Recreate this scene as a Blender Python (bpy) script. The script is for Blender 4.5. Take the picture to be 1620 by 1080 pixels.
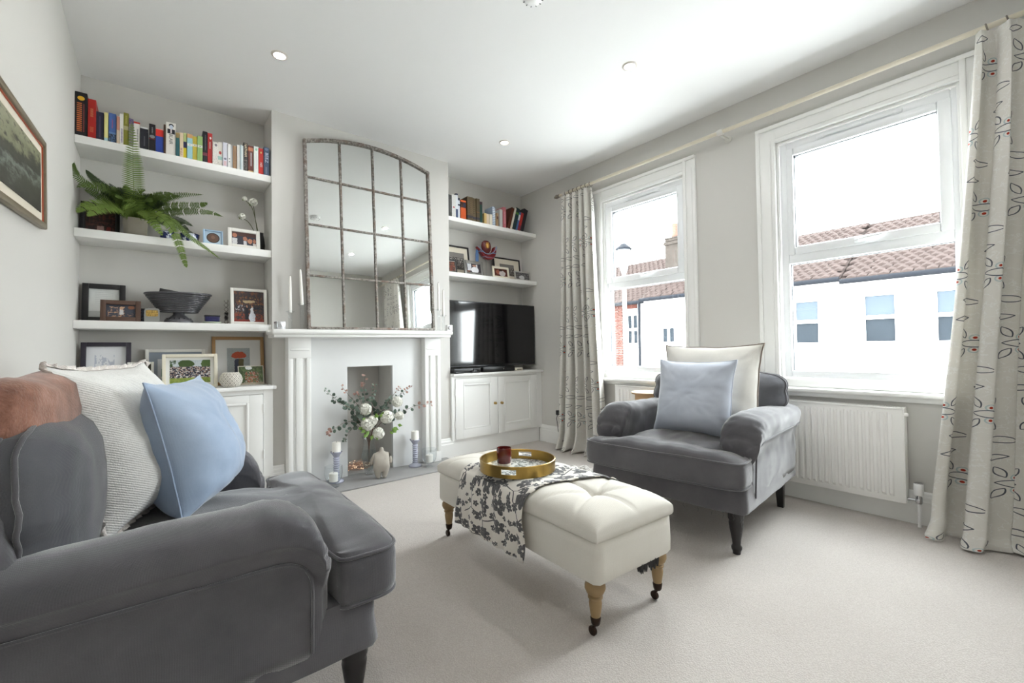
import bpy, bmesh, math, random
from mathutils import Vector, Matrix, noise as mnoise
random.seed(7)
R = math.radians
scene = bpy.context.scene
for _o in list(bpy.data.objects):
    bpy.data.objects.remove(_o)
COL = scene.collection

# ---------------------------------------------------------------- camera
cam_d = bpy.data.cameras.new('camera')
cam_d.sensor_fit = 'HORIZONTAL'; cam_d.sensor_width = 36.0
cam_d.lens = 692.381 / 1620 * 36.0
cam_d.clip_start = 0.02; cam_d.clip_end = 200
cam = bpy.data.objects.new('camera', cam_d); COL.objects.link(cam)
_rt = Vector((0.77524587, -0.6315223, -0.01316893)); _up = Vector((-0.00273233, -0.02420065, 0.99970339)); _fw = Vector((0.63165368, 0.77497994, 0.02048698))
cam.matrix_world = Matrix(((_rt.x, _up.x, -_fw.x, 0.369), (_rt.y, _up.y, -_fw.y, -3.525), (_rt.z, _up.z, -_fw.z, 0.981), (0, 0, 0, 1)))
scene.camera = cam

# ---------------------------------------------------------------- world: even white overcast sky
SKY = 15.0
world = bpy.data.worlds.new('overcast'); scene.world = world
world.use_nodes = True
_bg = world.node_tree.nodes['Background']
_bg.inputs[0].default_value = (0.93, 0.97, 1.0, 1); _bg.inputs[1].default_value = SKY

scene.view_settings.view_transform = 'Standard'
scene.view_settings.look = 'None'
scene.view_settings.gamma = 1.0
scene.view_settings.use_curve_mapping = False
scene.view_settings.exposure = 0.98
scene.cycles.max_bounces = 12
scene.cycles.diffuse_bounces = 7
scene.cycles.glossy_bounces = 5
scene.cycles.transmission_bounces = 8
scene.cycles.transparent_max_bounces = 14
scene.cycles.caustics_reflective = False
scene.cycles.caustics_refractive = False
scene.cycles.sample_clamp_indirect = 60.0
scene.cycles.use_denoising = True

# sky portals in the two window openings (they emit nothing, they only guide the sampling of the sky)
for _n, _y0, _y1 in (('window_portal', -0.94, -1.70), ('window_portal', -2.43, -3.23)):
    _l = bpy.data.lights.new(_n, 'AREA'); _l.shape = 'RECTANGLE'; _l.size = 1.5; _l.size_y = abs(_y1 - _y0)
    _l.cycles.is_portal = True
    _lo = bpy.data.objects.new(_n, _l); COL.objects.link(_lo)
    _lo.location = (3.78, (_y0 + _y1) / 2, 1.55); _lo.rotation_euler = (0, R(90), 0)

# room dimensions (metres): x along the fireplace wall, y towards it, z up
W, H, YB, XC0, XC1, YR = 3.63, 2.75, 0.283, 1.018, 2.496, -4.35

# ---------------------------------------------------------------- helpers
def lin(c):
    c = c / 255.0
    return c / 12.92 if c <= 0.04045 else ((c + 0.055) / 1.055) ** 2.4
def rgb(r, g, b): return (lin(r), lin(g), lin(b), 1.0)

class MB:
    def __init__(s): s.v = []; s.f = []; s.uv = None
    def add(s, v, f, M=None):
        o = len(s.v)
        s.v += [tuple(M @ Vector(p)) for p in v] if M is not None else [tuple(p) for p in v]
        s.f += [tuple(i + o for i in q) for q in f]
        return s
    def box(s, x0, x1, y0, y1, z0, z1, M=None):
        v = [(x0, y0, z0), (x1, y0, z0), (x1, y1, z0), (x0, y1, z0), (x0, y0, z1), (x1, y0, z1), (x1, y1, z1), (x0, y1, z1)]
        return s.add(v, [(0, 3, 2, 1), (4, 5, 6, 7), (0, 1, 5, 4), (1, 2, 6, 5), (2, 3, 7, 6), (3, 0, 4, 7)], M)
    def rbox(s, x0, x1, y0, y1, z0, z1, b=0.004, seg=2, M=None):
        bm = bmesh.new(); bmesh.ops.create_cube(bm, size=1.0)
        for q in bm.verts:
            q.co = Vector((x0 + (q.co.x + .5) * (x1 - x0), y0 + (q.co.y + .5) * (y1 - y0), z0 + (q.co.z + .5) * (z1 - z0)))
        b = min(b, .49 * min(abs(x1 - x0), abs(y1 - y0), abs(z1 - z0)))
        bmesh.ops.bevel(bm, geom=list(bm.edges), offset=b, segments=seg, profile=0.5, affect='EDGES')
        bm.verts.index_update()
        s.add([q.co[:] for q in bm.verts], [[q.index for q in f.verts] for f in bm.faces], M); bm.free()
        return s
    def lathe(s, prof, n=24, M=None):
        v = []; f = []; idx = []
        for (r, z) in prof:
            if r < 1e-6: idx.append([len(v)]); v.append((0, 0, z))
            else:
                idx.append(list(range(len(v), len(v) + n)))
                v += [(r * math.cos(2 * math.pi * k / n), r * math.sin(2 * math.pi * k / n), z) for k in range(n)]
        for a, b in zip(idx, idx[1:]):
            for k in range(n):
                k2 = (k + 1) % n
                q = [a[k % len(a)], a[k2 % len(a)], b[k2 % len(b)], b[k % len(b)]]
                q = list(dict.fromkeys(q))
                if len(q) > 2: f.append(tuple(q))
        return s.add(v, f, M)
    def tube(s, pts, r, n=8, caps=True, closed=False, M=None):
        pts = [Vector(p) for p in pts]; m = len(pts)
        rr = r if isinstance(r, (list, tuple)) else [r] * m
        v = []; f = []; up = Vector((0, 0, 1)); prev = None
        for i, p in enumerate(pts):
            a = pts[(i - 1) % m] if (closed or i > 0) else p
            b = pts[(i + 1) % m] if (closed or i < m - 1) else p
            t = (b - a)
            t = t.normalized() if t.length > 1e-9 else Vector((0, 0, 1))
            if prev is None:
                x = t.cross(up)
                if x.length < 1e-3: x = t.cross(Vector((1, 0, 0)))
            else:
                x = prev - t * prev.dot(t)
            x.normalize(); prev = x; y = t.cross(x)
            for k in range(n):
                an = 2 * math.pi * k / n
                v.append(tuple(p + (x * math.cos(an) + y * math.sin(an)) * rr[i]))
        for i in range(m if closed else m - 1):
            j = (i + 1) % m
            for k in range(n):
                k2 = (k + 1) % n
                f.append((i * n + k, j * n + k, j * n + k2, i * n + k2))
        if caps and not closed:
            f.append(tuple(range(n))); f.append(tuple((m - 1) * n + k for k in reversed(range(n))))
        return s.add(v, f, M)
    def grid(s, fn, nu, nv, cu=False, cv=False, M=None):
        a = nu if cu else nu + 1; b = nv if cv else nv + 1
        v = [tuple(fn(i / nu, j / nv)) for i in range(a) for j in range(b)]
        f = []
        for i in range(nu):
            for j in range(nv):
                i2 = (i + 1) % a; j2 = (j + 1) % b
                f.append((i * b + j, i2 * b + j, i2 * b + j2, i * b + j2))
        return s.add(v, f, M)
    def prism(s, poly, z0, z1, axes='xyz', M=None):
        n = len(poly); v = []
        for z in (z0, z1):
            for (a, b) in poly:
                d = {axes[0]: a, axes[1]: b, axes[2]: z}
                v.append((d['x'], d['y'], d['z']))
        f = [tuple(reversed(range(n))), tuple(range(n, 2 * n))] + [(i, (i + 1) % n, n + (i + 1) % n, n + i) for i in range(n)]
        return s.add(v, f, M)
    def loops(s, L, cap0=True, cap1=True, M=None):
        n = len(L[0]); v = [p for l in L for p in l]; f = []
        for i in range(len(L) - 1):
            for k in range(n):
                k2 = (k + 1) % n
                f.append((i * n + k, i * n + k2, (i + 1) * n + k2, (i + 1) * n + k))
        if cap0: f.append(tuple(reversed(range(n))))
        if cap1: f.append(tuple((len(L) - 1) * n + k for k in range(n)))
        return s.add(v, f, M)
    def puffy(s, outline, c, prof, fn=None, M=None):
        # outline: points in a plane (a,b); prof: (rho, z) from the top centre over the rim to the bottom centre
        n = len(outline); v = []; f = []; idx = []
        for (rho, z) in prof:
            if rho < 1e-6:
                p = (c[0], c[1], z); idx.append([len(v)]); v.append(fn(p, 0, 0, z) if fn else p)
            else:
                idx.append(list(range(len(v), len(v) + n)))
                for k, (a, b) in enumerate(outline):
                    p = (c[0] + (a - c[0]) * rho, c[1] + (b - c[1]) * rho, z)
                    v.append(fn(p, rho, k / n, z) if fn else p)
        for a, b in zip(idx, idx[1:]):
            for k in range(n):
                k2 = (k + 1) % n
                q = list(dict.fromkeys([a[k % len(a)], b[k % len(b)], b[k2 % len(b)], a[k2 % len(a)]]))
                if len(q) > 2: f.append(tuple(q))
        return s.add(v, f, M)
    def obj(s, name, mat, parent=None, smooth=None, loc=None, rot=None, sub=0, kind=None):
        me = bpy.data.meshes.new(name); me.from_pydata(s.v, [], s.f); me.update()
        bm = bmesh.new(); bm.from_mesh(me); bmesh.ops.recalc_face_normals(bm, faces=bm.faces); bm.to_mesh(me); bm.free()
        if smooth is not None:
            me.polygons.foreach_set('use_smooth', [True] * len(me.polygons))
            if smooth < 3: me.set_sharp_from_angle(angle=smooth)
        if mat is not None: me.materials.append(mat)
        return link(name, me, parent, loc, rot, sub, kind)
def link(name, me, parent=None, loc=None, rot=None, sub=0, kind=None):
    o = bpy.data.objects.new(name, me); COL.objects.link(o)
    if parent is not None: o.parent = parent
    if loc: o.location = loc
    if rot: o.rotation_euler = rot
    if sub:
        m = o.modifiers.new('subdivision', 'SUBSURF'); m.levels = sub; m.render_levels = sub
    if kind: o['kind'] = kind
    return o
def tag(o, label, cat, group=None):
    o['label'] = label; o['category'] = cat
    if group: o['group'] = group
    return o
def thing(name, label, cat, loc=(0, 0, 0), rot=(0, 0, 0), group=None):
    o = bpy.data.objects.new(name, None); COL.objects.link(o); o.empty_display_size = 0.05
    o.location = loc; o.rotation_euler = rot
    return tag(o, label, cat, group)
def struct(o): o['kind'] = 'structure'; return o
def dup(o, parent=None):
    c = o.copy(); COL.objects.link(c); c.parent = parent
    for ch in o.children: dup(ch, c)
    return c
def TR(x=0, y=0, z=0, rx=0, ry=0, rz=0, s=1):
    return Matrix.Translation((x, y, z)) @ Matrix.Rotation(rz, 4, 'Z') @ Matrix.Rotation(ry, 4, 'Y') @ Matrix.Rotation(rx, 4, 'X') @ Matrix.Scale(s, 4)
def nz(x, y, z=0, s=1.0): return mnoise.noise((x * s, y * s, z * s))
def smooth_path(pts, n=8):
    pts = [Vector(p) for p in pts]; out = []
    for i in range(len(pts) - 1):
        p0 = pts[max(i - 1, 0)]; p1 = pts[i]; p2 = pts[i + 1]; p3 = pts[min(i + 2, len(pts) - 1)]
        for k in range(n):
            t = k / n
            out.append(0.5 * ((2 * p1) + (-p0 + p2) * t + (2 * p0 - 5 * p1 + 4 * p2 - p3) * t * t + (-p0 + 3 * p1 - 3 * p2 + p3) * t ** 3))
    out.append(pts[-1]); return out
def set_uv(o, uvs):
    me = o.data; l = me.uv_layers.new(name='UVMap')
    for i, lp in enumerate(me.loops): l.data[i].uv = uvs[lp.vertex_index]
def text_geo(txt, size, ext=0.0004, sx=1.0):
    cu = bpy.data.curves.new('t', 'FONT'); cu.body = txt; cu.size = size; cu.extrude = ext; cu.align_x = 'CENTER'; cu.align_y = 'CENTER'; cu.resolution_u = 2
    o = bpy.data.objects.new('t', cu); COL.objects.link(o)
    dg = bpy.context.evaluated_depsgraph_get(); me = o.evaluated_get(dg).to_mesh()
    v = [(q.co.x * sx, q.co.y, q.co.z) for q in me.vertices]; f = [tuple(p.vertices) for p in me.polygons]
    o.evaluated_get(dg).to_mesh_clear(); bpy.data.objects.remove(o); bpy.data.curves.remove(cu)
    return v, f

# ---------------------------------------------------------------- materials
class NT:
    def __init__(s, name):
        s.m = bpy.data.materials.new(name); s.m.use_nodes = True; s.t = s.m.node_tree
        s.b = s.t.nodes['Principled BSDF']; s.out = s.t.nodes['Material Output']; s._tc = None
    def n(s, typ, **kw):
        q = s.t.nodes.new(typ)
        for k, v in kw.items(): setattr(q, k, v)
        return q
    def l(s, a, b): s.t.links.new(a, b)
    def co(s, which='Object'):
        if s._tc is None: s._tc = s.n('ShaderNodeTexCoord')
        return s._tc.outputs[which]
    def setv(s, inp, v):
        if isinstance(v, (int, float)): inp.default_value = v
        elif isinstance(v, (tuple, list)): inp.default_value = v
        else: s.l(v, inp)
    def mth(s, op, a, b=None, c=None, clamp=False):
        q = s.n('ShaderNodeMath', operation=op); q.use_clamp = clamp
        s.setv(q.inputs[0], a)
        if b is not None: s.setv(q.inputs[1], b)
        if c is not None: s.setv(q.inputs[2], c)
        return q.outputs[0]
    def mix(s, fac, a, b):
        q = s.n('ShaderNodeMix', data_type='RGBA')
        s.setv(q.inputs[0], fac); s.setv(q.inputs[6], a); s.setv(q.inputs[7], b)
        return q.outputs[2]
    def noise(s, scale, vec=None, detail=3, rough=.5, out='Fac'):
        q = s.n('ShaderNodeTexNoise'); q.inputs['Scale'].default_value = scale; q.inputs['Detail'].default_value = detail; q.inputs['Roughness'].default_value = rough
        s.l(vec if vec is not None else s.co(), q.inputs['Vector']); return q.outputs[out]
    def voronoi(s, scale, vec=None, out='Distance', feature='F1'):
        q = s.n('ShaderNodeTexVoronoi'); q.feature = feature; q.inputs['Scale'].default_value = scale
        s.l(vec if vec is not None else s.co(), q.inputs['Vector']); return q.outputs[out]
    def ramp(s, fac, stops, interp='LINEAR'):
        q = s.n('ShaderNodeValToRGB'); q.color_ramp.interpolation = interp; e = q.color_ramp.elements
        while len(e) < len(stops): e.new(0.5)
        for i, (p, c) in enumerate(stops): e[i].position = p; e[i].color = c
        s.l(fac, q.inputs[0]); return q.outputs[0]
    def sep(s, vec):
        q = s.n('ShaderNodeSeparateXYZ'); s.l(vec, q.inputs[0]); return q.outputs
    def comb(s, x, y, z=0.0):
        q = s.n('ShaderNodeCombineXYZ'); s.setv(q.inputs[0], x); s.setv(q.inputs[1], y); s.setv(q.inputs[2], z); return q.outputs[0]
    def step(s, v, lo, hi):
        q = s.n('ShaderNodeMapRange'); q.clamp = True; s.setv(q.inputs[0], v); q.inputs[1].default_value = lo; q.inputs[2].default_value = hi
        return q.outputs[0]
    def bump(s, h, strength=.3, dist=.002):
        q = s.n('ShaderNodeBump'); q.inputs['Strength'].default_value = strength; q.inputs['Distance'].default_value = dist
        s.l(h, q.inputs['Height']); s.l(q.outputs[0], s.b.inputs['Normal']); return q
    def base(s, v): s.setv(s.b.inputs['Base Color'], v)
    def p(s, **kw):
        nm = dict(rough='Roughness', metal='Metallic', spec='Specular IOR Level', trans='Transmission Weight', ior='IOR', sheen='Sheen Weight', sheenr='Sheen Roughness', coat='Coat Weight', alpha='Alpha', es='Emission Strength')
        for k, v in kw.items():
            if k == 'ec': s.b.inputs['Emission Color'].default_value = v
            else: s.b.inputs[nm[k]].default_value = v
        return s
_MC = {}
def M(name, col=None, rough=.5, var=0.06, vs=9.0, bump=0.0, bs=120.0, bd=.001, metal=0.0, **kw):
    # plain procedural material: colour with a little drifting variation, and a fine relief
    if name in _MC: return _MC[name]
    t = NT(name); t.p(rough=rough, metal=metal, **kw)
    c2 = tuple(min(1, x * (1 + var)) for x in col[:3]) + (1,); c1 = tuple(x * (1 - var) for x in col[:3]) + (1,)
    t.base(t.mix(t.noise(vs), c1, c2))
    if bump: t.bump(t.noise(bs, detail=2), bump, bd)
    _MC[name] = t.m; return t.m
def paint(name, base, layers, rough=.45, spec=.4, warp=0.0):
    # flat print in the object's own 0-1 box coordinates (x across, z up)
    if name in _MC: return _MC[name]
    t = NT(name); t.p(rough=rough, spec=spec); g = t.co('Generated')
    if warp:   # uneven outlines, as in a photograph
        nq = t.n('ShaderNodeTexNoise'); nq.inputs['Scale'].default_value = 9.0; nq.inputs['Detail'].default_value = 4; t.l(g, nq.inputs['Vector'])
        sb = t.n('ShaderNodeVectorMath', operation='SUBTRACT'); t.l(nq.outputs['Color'], sb.inputs[0]); sb.inputs[1].default_value = (.5, .5, .5)
        sc_ = t.n('ShaderNodeVectorMath', operation='SCALE'); sc_.inputs['Scale'].default_value = warp; t.l(sb.outputs[0], sc_.inputs[0])
        ad = t.n('ShaderNodeVectorMath', operation='ADD'); t.l(g, ad.inputs[0]); t.l(sc_.outputs[0], ad.inputs[1]); g = ad.outputs[0]
    xyz = t.sep(g); X, Z = xyz[0], xyz[2]
    col = t.n('ShaderNodeRGB'); col.outputs[0].default_value = base; cur = col.outputs[0]
    def between(v, a, b): return t.mth('MULTIPLY', t.mth('GREATER_THAN', v, a), t.mth('LESS_THAN', v, b))
    for L in layers:
        k = L[0]
        if k == 'band': fac = between(Z, L[1], L[2]); c = L[3]
        elif k == 'rect': fac = t.mth('MULTIPLY', between(X, L[1], L[2]), between(Z, L[3], L[4])); c = L[5]
        elif k == 'ell':
            dx = t.mth('DIVIDE', t.mth('SUBTRACT', X, L[1]), L[3]); dz = t.mth('DIVIDE', t.mth('SUBTRACT', Z, L[2]), L[4])
            fac = t.mth('LESS_THAN', t.mth('ADD', t.mth('MULTIPLY', dx, dx), t.mth('MULTIPLY', dz, dz)), 1.0); c = L[5]
        elif k == 'noise':   # scale, lo, hi, colour, x0,x1,z0,z1
            r = L[5] if len(L) > 5 else (0, 1, 0, 1)
            fac = t.mth('MULTIPLY', t.step(t.noise(L[1], g, 4, .6), L[2], L[3]), t.mth('MULTIPLY', between(X, r[0], r[1]), between(Z, r[2], r[3]))); c = L[4]
        elif k == 'cells':   # scale, (stops), rect
            r = L[3]; v = t.n('ShaderNodeTexVoronoi'); v.inputs['Scale'].default_value = L[1]; t.l(g, v.inputs['Vector'])
            c = t.ramp(t.sep(v.outputs['Color'])[0], L[2], 'CONSTANT')
            fac = t.mth('MULTIPLY', between(X, r[0], r[1]), between(Z, r[2], r[3]))
        elif k == 'lines':   # count, duty, colour, rect : small strokes across, as unreadable small print
            r = L[4]; fr = t.mth('FRACT', t.mth('MULTIPLY', Z, L[1]))
            fac = t.mth('MULTIPLY', t.mth('LESS_THAN', fr, L[2]), t.mth('MULTIPLY', between(X, r[0], r[1]), between(Z, r[2], r[3]))); c = L[3]
        cur = t.mix(fac, cur, c)
    if warp: cur = t.mix(t.mth('MULTIPLY', t.step(t.noise(26, g, 4, .7), .35, .75), .35), cur, (.02, .018, .02, 1))
    t.base(cur); _MC[name] = t.m; return t.m
# ================================================================ shared materials
m_wall = M('warm grey wall paint', rgb(208, 206, 202), .85, .015, 3, .05, 300)
m_ceil = M('white ceiling paint', rgb(236, 236, 236), .9, .01, 3, .05, 200)
m_trim = M('white satin woodwork', rgb(238, 238, 236), .38, .012, 5)
m_panel = M('pale grey hearth panel paint', rgb(222, 223, 223), .7, .015, 4)
m_upvc = M('white plastic window frame', rgb(236, 238, 240), .3, .01, 5)
m_gasket = M('dark window gasket', rgb(70, 74, 78), .5)
m_white = M('white lacquer', rgb(240, 240, 240), .35, .01)
m_black = M('black lacquer', rgb(24, 23, 25), .4, .1)
m_chrome = M('polished chrome', rgb(205, 205, 208), .12, .02, metal=1.0)
m_dark = M('dark plastic', rgb(22, 22, 24), .35, .1)
def glass_mat(name, tint=(1, 1, 1, 1), refl=.12):
    t = NT(name); nt = t.t
    tr = t.n('ShaderNodeBsdfTransparent'); tr.inputs[0].default_value = tint
    gl = t.n('ShaderNodeBsdfGlossy'); gl.inputs['Roughness'].default_value = .02
    lw = t.n('ShaderNodeLayerWeight'); lw.inputs[0].default_value = .5
    mx = t.n('ShaderNodeMixShader'); f = t.mth('ADD', .03, t.mth('MULTIPLY', t.mth('POWER', lw.outputs['Facing'], 4.0), refl * 3.5), clamp=True)
    t.l(f, mx.inputs[0]); t.l(tr.outputs[0], mx.inputs[1]); t.l(gl.outputs[0], mx.inputs[2]); t.l(mx.outputs[0], t.out.inputs[0])
    return t.m
m_pane = glass_mat('clear window glass', (.97, .985, .98, 1))
m_glass = glass_mat('thin clear glass', (.955, .965, .968, 1), .2)

def carpet():
    t = NT('loop pile carpet'); co = t.co()
    v = t.voronoi(210, co); vc = t.sep(t.voronoi(210, co, 'Color'))[0]
    n = t.noise(2.2, co, 4); n2 = t.noise(40, co, 2)
    base = t.mix(n, rgb(193, 186, 180), rgb(207, 201, 196))
    base = t.mix(t.mth('MULTIPLY', t.step(v, .15, .6), .35), base, rgb(150, 142, 135))
    base = t.mix(t.mth('MULTIPLY', vc, .16), base, rgb(168, 160, 152)); base = t.mix(t.mth('MULTIPLY', n2, .12), base, rgb(222, 217, 212))
    t.base(base); t.p(rough=.95, spec=.15, sheen=.25)
    h = t.mth('ADD', t.mth('MULTIPLY', v, -1.0), t.mth('MULTIPLY', n2, .4)); t.bump(h, .6, .003)
    return t.m
m_carpet = carpet()

# ================================================================ room shell
struct(MB().box(-.12, W + .15, YR - .12, YB + .12, -.1, 0).obj('floor', m_carpet))
struct(MB().box(-.12, W + .3, YR - .12, YB + .12, H, H + .12).obj('ceiling', m_ceil))
struct(MB().box(-.12, 0, YR, YB, 0, H).obj('wall_left', m_wall))
struct(MB().box(-.12, W + .3, YB, YB + .12, 0, H).obj('wall_back', m_wall))
struct(MB().box(-.12, W + .3, YR - .12, YR, 0, H).obj('wall_rear', m_wall))
OX0, OX1, OZ = 1.541, 1.917, 0.869                       # fireplace opening
m = MB()
m.box(XC0, OX0, 0, YB, 0, H).box(OX1, XC1, 0, YB, 0, H).box(OX0, OX1, 0, YB, OZ, H)
struct(m.obj('wall_chimney_breast', m_wall))
o = struct(MB().box(OX0, OX1, YB - .012, YB - .001, 0, OZ).obj('wall_fireplace_back', M('grey plaster', rgb(196, 193, 189), .9, .05, 6)))
WIN = ((-.772, -1.822, -.90, -1.72, -.989, -1.642, -.934, -1.693), (-2.265, -3.326, -2.385, -3.262, -2.48, -3.171, -2.443, -3.223))
ZB, ZT = .72, 2.36
m = MB()
X0, X1 = W, W + .15
m.box(X0, X1, YR, YB, 0, ZB).box(X0, X1, YR, YB, ZT, H)
m.box(X0, X1, WIN[0][2], YB, ZB, ZT).box(X0, X1, WIN[1][2], WIN[0][3], ZB, ZT).box(X0, X1, YR, WIN[1][3], ZB, ZT)
struct(m.obj('wall_right', m_wall))

# skirting boards with a stepped and rounded top
SK = [(0, 0), (.020, 0), (.020, .125), (.016, .132), (.016, .150), (.011, .160), (.009, .172), (.004, .179), (0, .179)]
def skirt(name, p0, p1, nrm):
    m = MB(); a = Vector(p0); b = Vector(p1); n = Vector(nrm); k = len(SK)
    v = [tuple(a + n * d + Vector((0, 0, z))) for d, z in SK] + [tuple(b + n * d + Vector((0, 0, z))) for d, z in SK]
    f = [tuple(range(k)), tuple(reversed(range(k, 2 * k)))] + [(i, (i + 1) % k, k + (i + 1) % k, k + i) for i in range(k)]
    return struct(m.add(v, f).obj(name, m_trim))
skirt('baseboard_right', (W, -.005, 0), (W, YR, 0), (-1, 0, 0))
skirt('baseboard_left', (0, -.07, 0), (0, YR, 0), (1, 0, 0))
skirt('baseboard_rear', (0, YR, 0), (W, YR, 0), (0, 1, 0))
skirt('baseboard_breast_left', (XC0 - .018, 0, 0), (1.095, 0, 0), (0, -1, 0))
skirt('baseboard_breast_right', (2.35, 0, 0), (XC1 + .016, 0, 0), (0, -1, 0))

# ================================================================ windows
def ring(m, x0, x1, ya, yb, za, zb, wa, wb, wc, wd, b=.004):
    # rectangular ring in the yz plane: outer ya>yb, za<zb; widths: left, right, bottom, top
    m.rbox(x0, x1, ya - wa, ya, za, zb, b); m.rbox(x0, x1, yb, yb + wb, za, zb, b)
    m.rbox(x0, x1, yb + wb, ya - wa, za, za + wc, b); m.rbox(x0, x1, yb + wb, ya - wa, zb - wd, zb, b)
def window(idx, o1, o2, i1, i2, g1, g2, l1, l2):
    w = bpy.data.objects.new('window_%d' % idx, None); COL.objects.link(w); w.location = (W, (i1 + i2) / 2, ZB); struct(w)
    off = Vector((-W, -(i1 + i2) / 2, -ZB)); T = Matrix.Translation(off)
    def put(m, name, mat, parent=None, sm=.6):
        m.v = [tuple(Vector(p) + off) for p in m.v]; return m.obj(name, mat, parent or w, sm)
    for (ya, yb) in ((i1, o1), (o2, i2)):          # side casings: flat, outer back band, inner bead
        m = MB(); lo, hi = min(ya, yb), max(ya, yb); inner_hi = (yb > ya)
        m.rbox(W - .018, W - .0005, lo, hi, ZB, 2.481, .003)
        ob = (hi - .026, hi) if yb > ya else (lo, lo + .026); ib = (lo, lo + .02) if yb > ya else (hi - .02, hi)
        m.rbox(W - .031, W - .017, ob[0], ob[1], ZB, 2.481, .006); m.rbox(W - .026, W - .017, ib[0], ib[1], ZB, 2.378, .005)
        ib2 = (lo + .028, lo + .034) if yb > ya else (hi - .034, hi - .028); m.rbox(W - .022, W - .017, ib2[0], ib2[1], ZB, 2.392, .002)
        put(m, 'casing', m_trim)
    m = MB(); m.rbox(W - .0185, W - .0006, i2, i1, ZT, 2.481, .003); m.rbox(W - .032, W - .017, o2, o1, 2.455, 2.483, .006)
    m.rbox(W - .026, W - .017, i2, i1, ZT, ZT + .02, .005); m.rbox(W - .022, W - .017, i2, i1, ZT + .028, ZT + .034, .002)
    put(m, 'casing', m_trim)
    m = MB(); ring(m, W + .0, W + .022, i1 - .0005, i2 + .0005, ZB, ZT, .012, .012, .055, .012, .002); put(m, 'reveal', m_trim)
    fo1, fo2 = i1 - .012, i2 + .012
    m = MB(); ring(m, W + .022, W + .085, fo1, fo2, .776, ZT - .012, fo1 - l1, l2 - fo2, .049, .052, .006)
    m.rbox(W + .024, W + .085, l2, l1, 1.532, 1.594, .006); put(m, 'outer_frame', m_upvc)
    m = MB(); s1, s2 = l1 + .003, l2 - .003
    ring(m, W + .012, W + .07, s1, s2, 1.590, 2.300, s1 - g1, g2 - s2, 1.642 - 1.590, 2.300 - 2.25, .009)
    sash = put(m, 'top_sash', m_upvc)
    m = MB(); ring(m, W + .03, W + .066, g1 + .001, g2 - .001, 1.641, 2.251, .005, .005, .005, .005, .001); put(m, 'gasket', m_gasket)
    m = MB(); ring(m, W + .05, W + .066, l1 + .001, l2 - .001, .824, 1.533, .005, .005, .005, .005, .001); put(m, 'gasket', m_gasket)
    m = MB(); m.box(W + .064, W + .070, g2, g1, 1.642, 2.25); put(m, 'pane', m_pane, sm=None)
    m = MB(); m.box(W + .064, W + .070, l2, l1, .825, 1.532); put(m, 'pane', m_pane, sm=None)
    yc = (g1 + g2) / 2; m = MB(); hw = .16 if idx == 1 else .19
    m.rbox(W + .006, W + .024, yc - hw, yc + hw, 2.308, 2.326, .006); m.rbox(W + .002, W + .02, yc - .02, yc + .02, 2.311, 2.323, .003)
    for sgn in (-1, 1): m.rbox(W + .004, W + .024, yc + sgn * hw - .018, yc + sgn * hw + .018, 2.305, 2.329, .006)
    put(m, 'trickle_vent', m_upvc)
    m = MB(); m.rbox(W - .004, W + .014, yc - .028, yc + .028, 1.603, 1.625, .006); m.tube([(W - .006, yc, 1.613), (W - .022, yc - .005, 1.616), (W - .024, yc - .05, 1.622), (W - .022, yc - .11, 1.626)], [.008, .008, .007, .006], 8)
    put(m, 'handle', m_upvc, sm=1)
    m = MB(); m.rbox(W - .075, W + .022, o2 - .02, o1 + .02, ZB - .028, ZB - .001, .01, 3); put(m, 'sill', m_trim)
    m = MB(); m.rbox(W - .03, W - .001, o2, o1, ZB - .058, ZB - .029, .008, 2); put(m, 'sill_moulding', m_trim)
    m = MB(); m.rbox(W - .012, W + .02, i2, i1, ZB, ZB + .05, .004); put(m, 'bottom_board', m_trim)
    return w
for k, a in enumerate(WIN): window(k + 1, *a)

# ================================================================ alcove shelves
def shelf(label, x0, x1, y0, zt, th, grp):
    m = MB(); m.rbox(x0 + .001, x1 - .001, y0, YB - .001, zt - th, zt, .002); o = m.obj('floating_shelf', m_trim, None, .6)
    tag(o, label, 'shelf', grp); return o
ZL = (2.271, 1.727, 1.190); ZRS = (2.263, 1.735)
shelf('white floating shelf carrying the long row of books left of the mirror', 0, XC0, .017, ZL[0], .047, 'alcove shelves')
shelf('white floating shelf carrying the fern', 0, XC0, .017, ZL[1], .050, 'alcove shelves')
shelf('white floating shelf carrying the slatted fruit bowl', 0, XC0, .017, ZL[2], .048, 'alcove shelves')
shelf('white floating shelf carrying books above the television', XC1, W, .031, ZRS[0], .040, 'alcove shelves')
shelf('white floating shelf of framed photographs just above the television', XC1, W, .031, ZRS[1], .042, 'alcove shelves')

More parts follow.
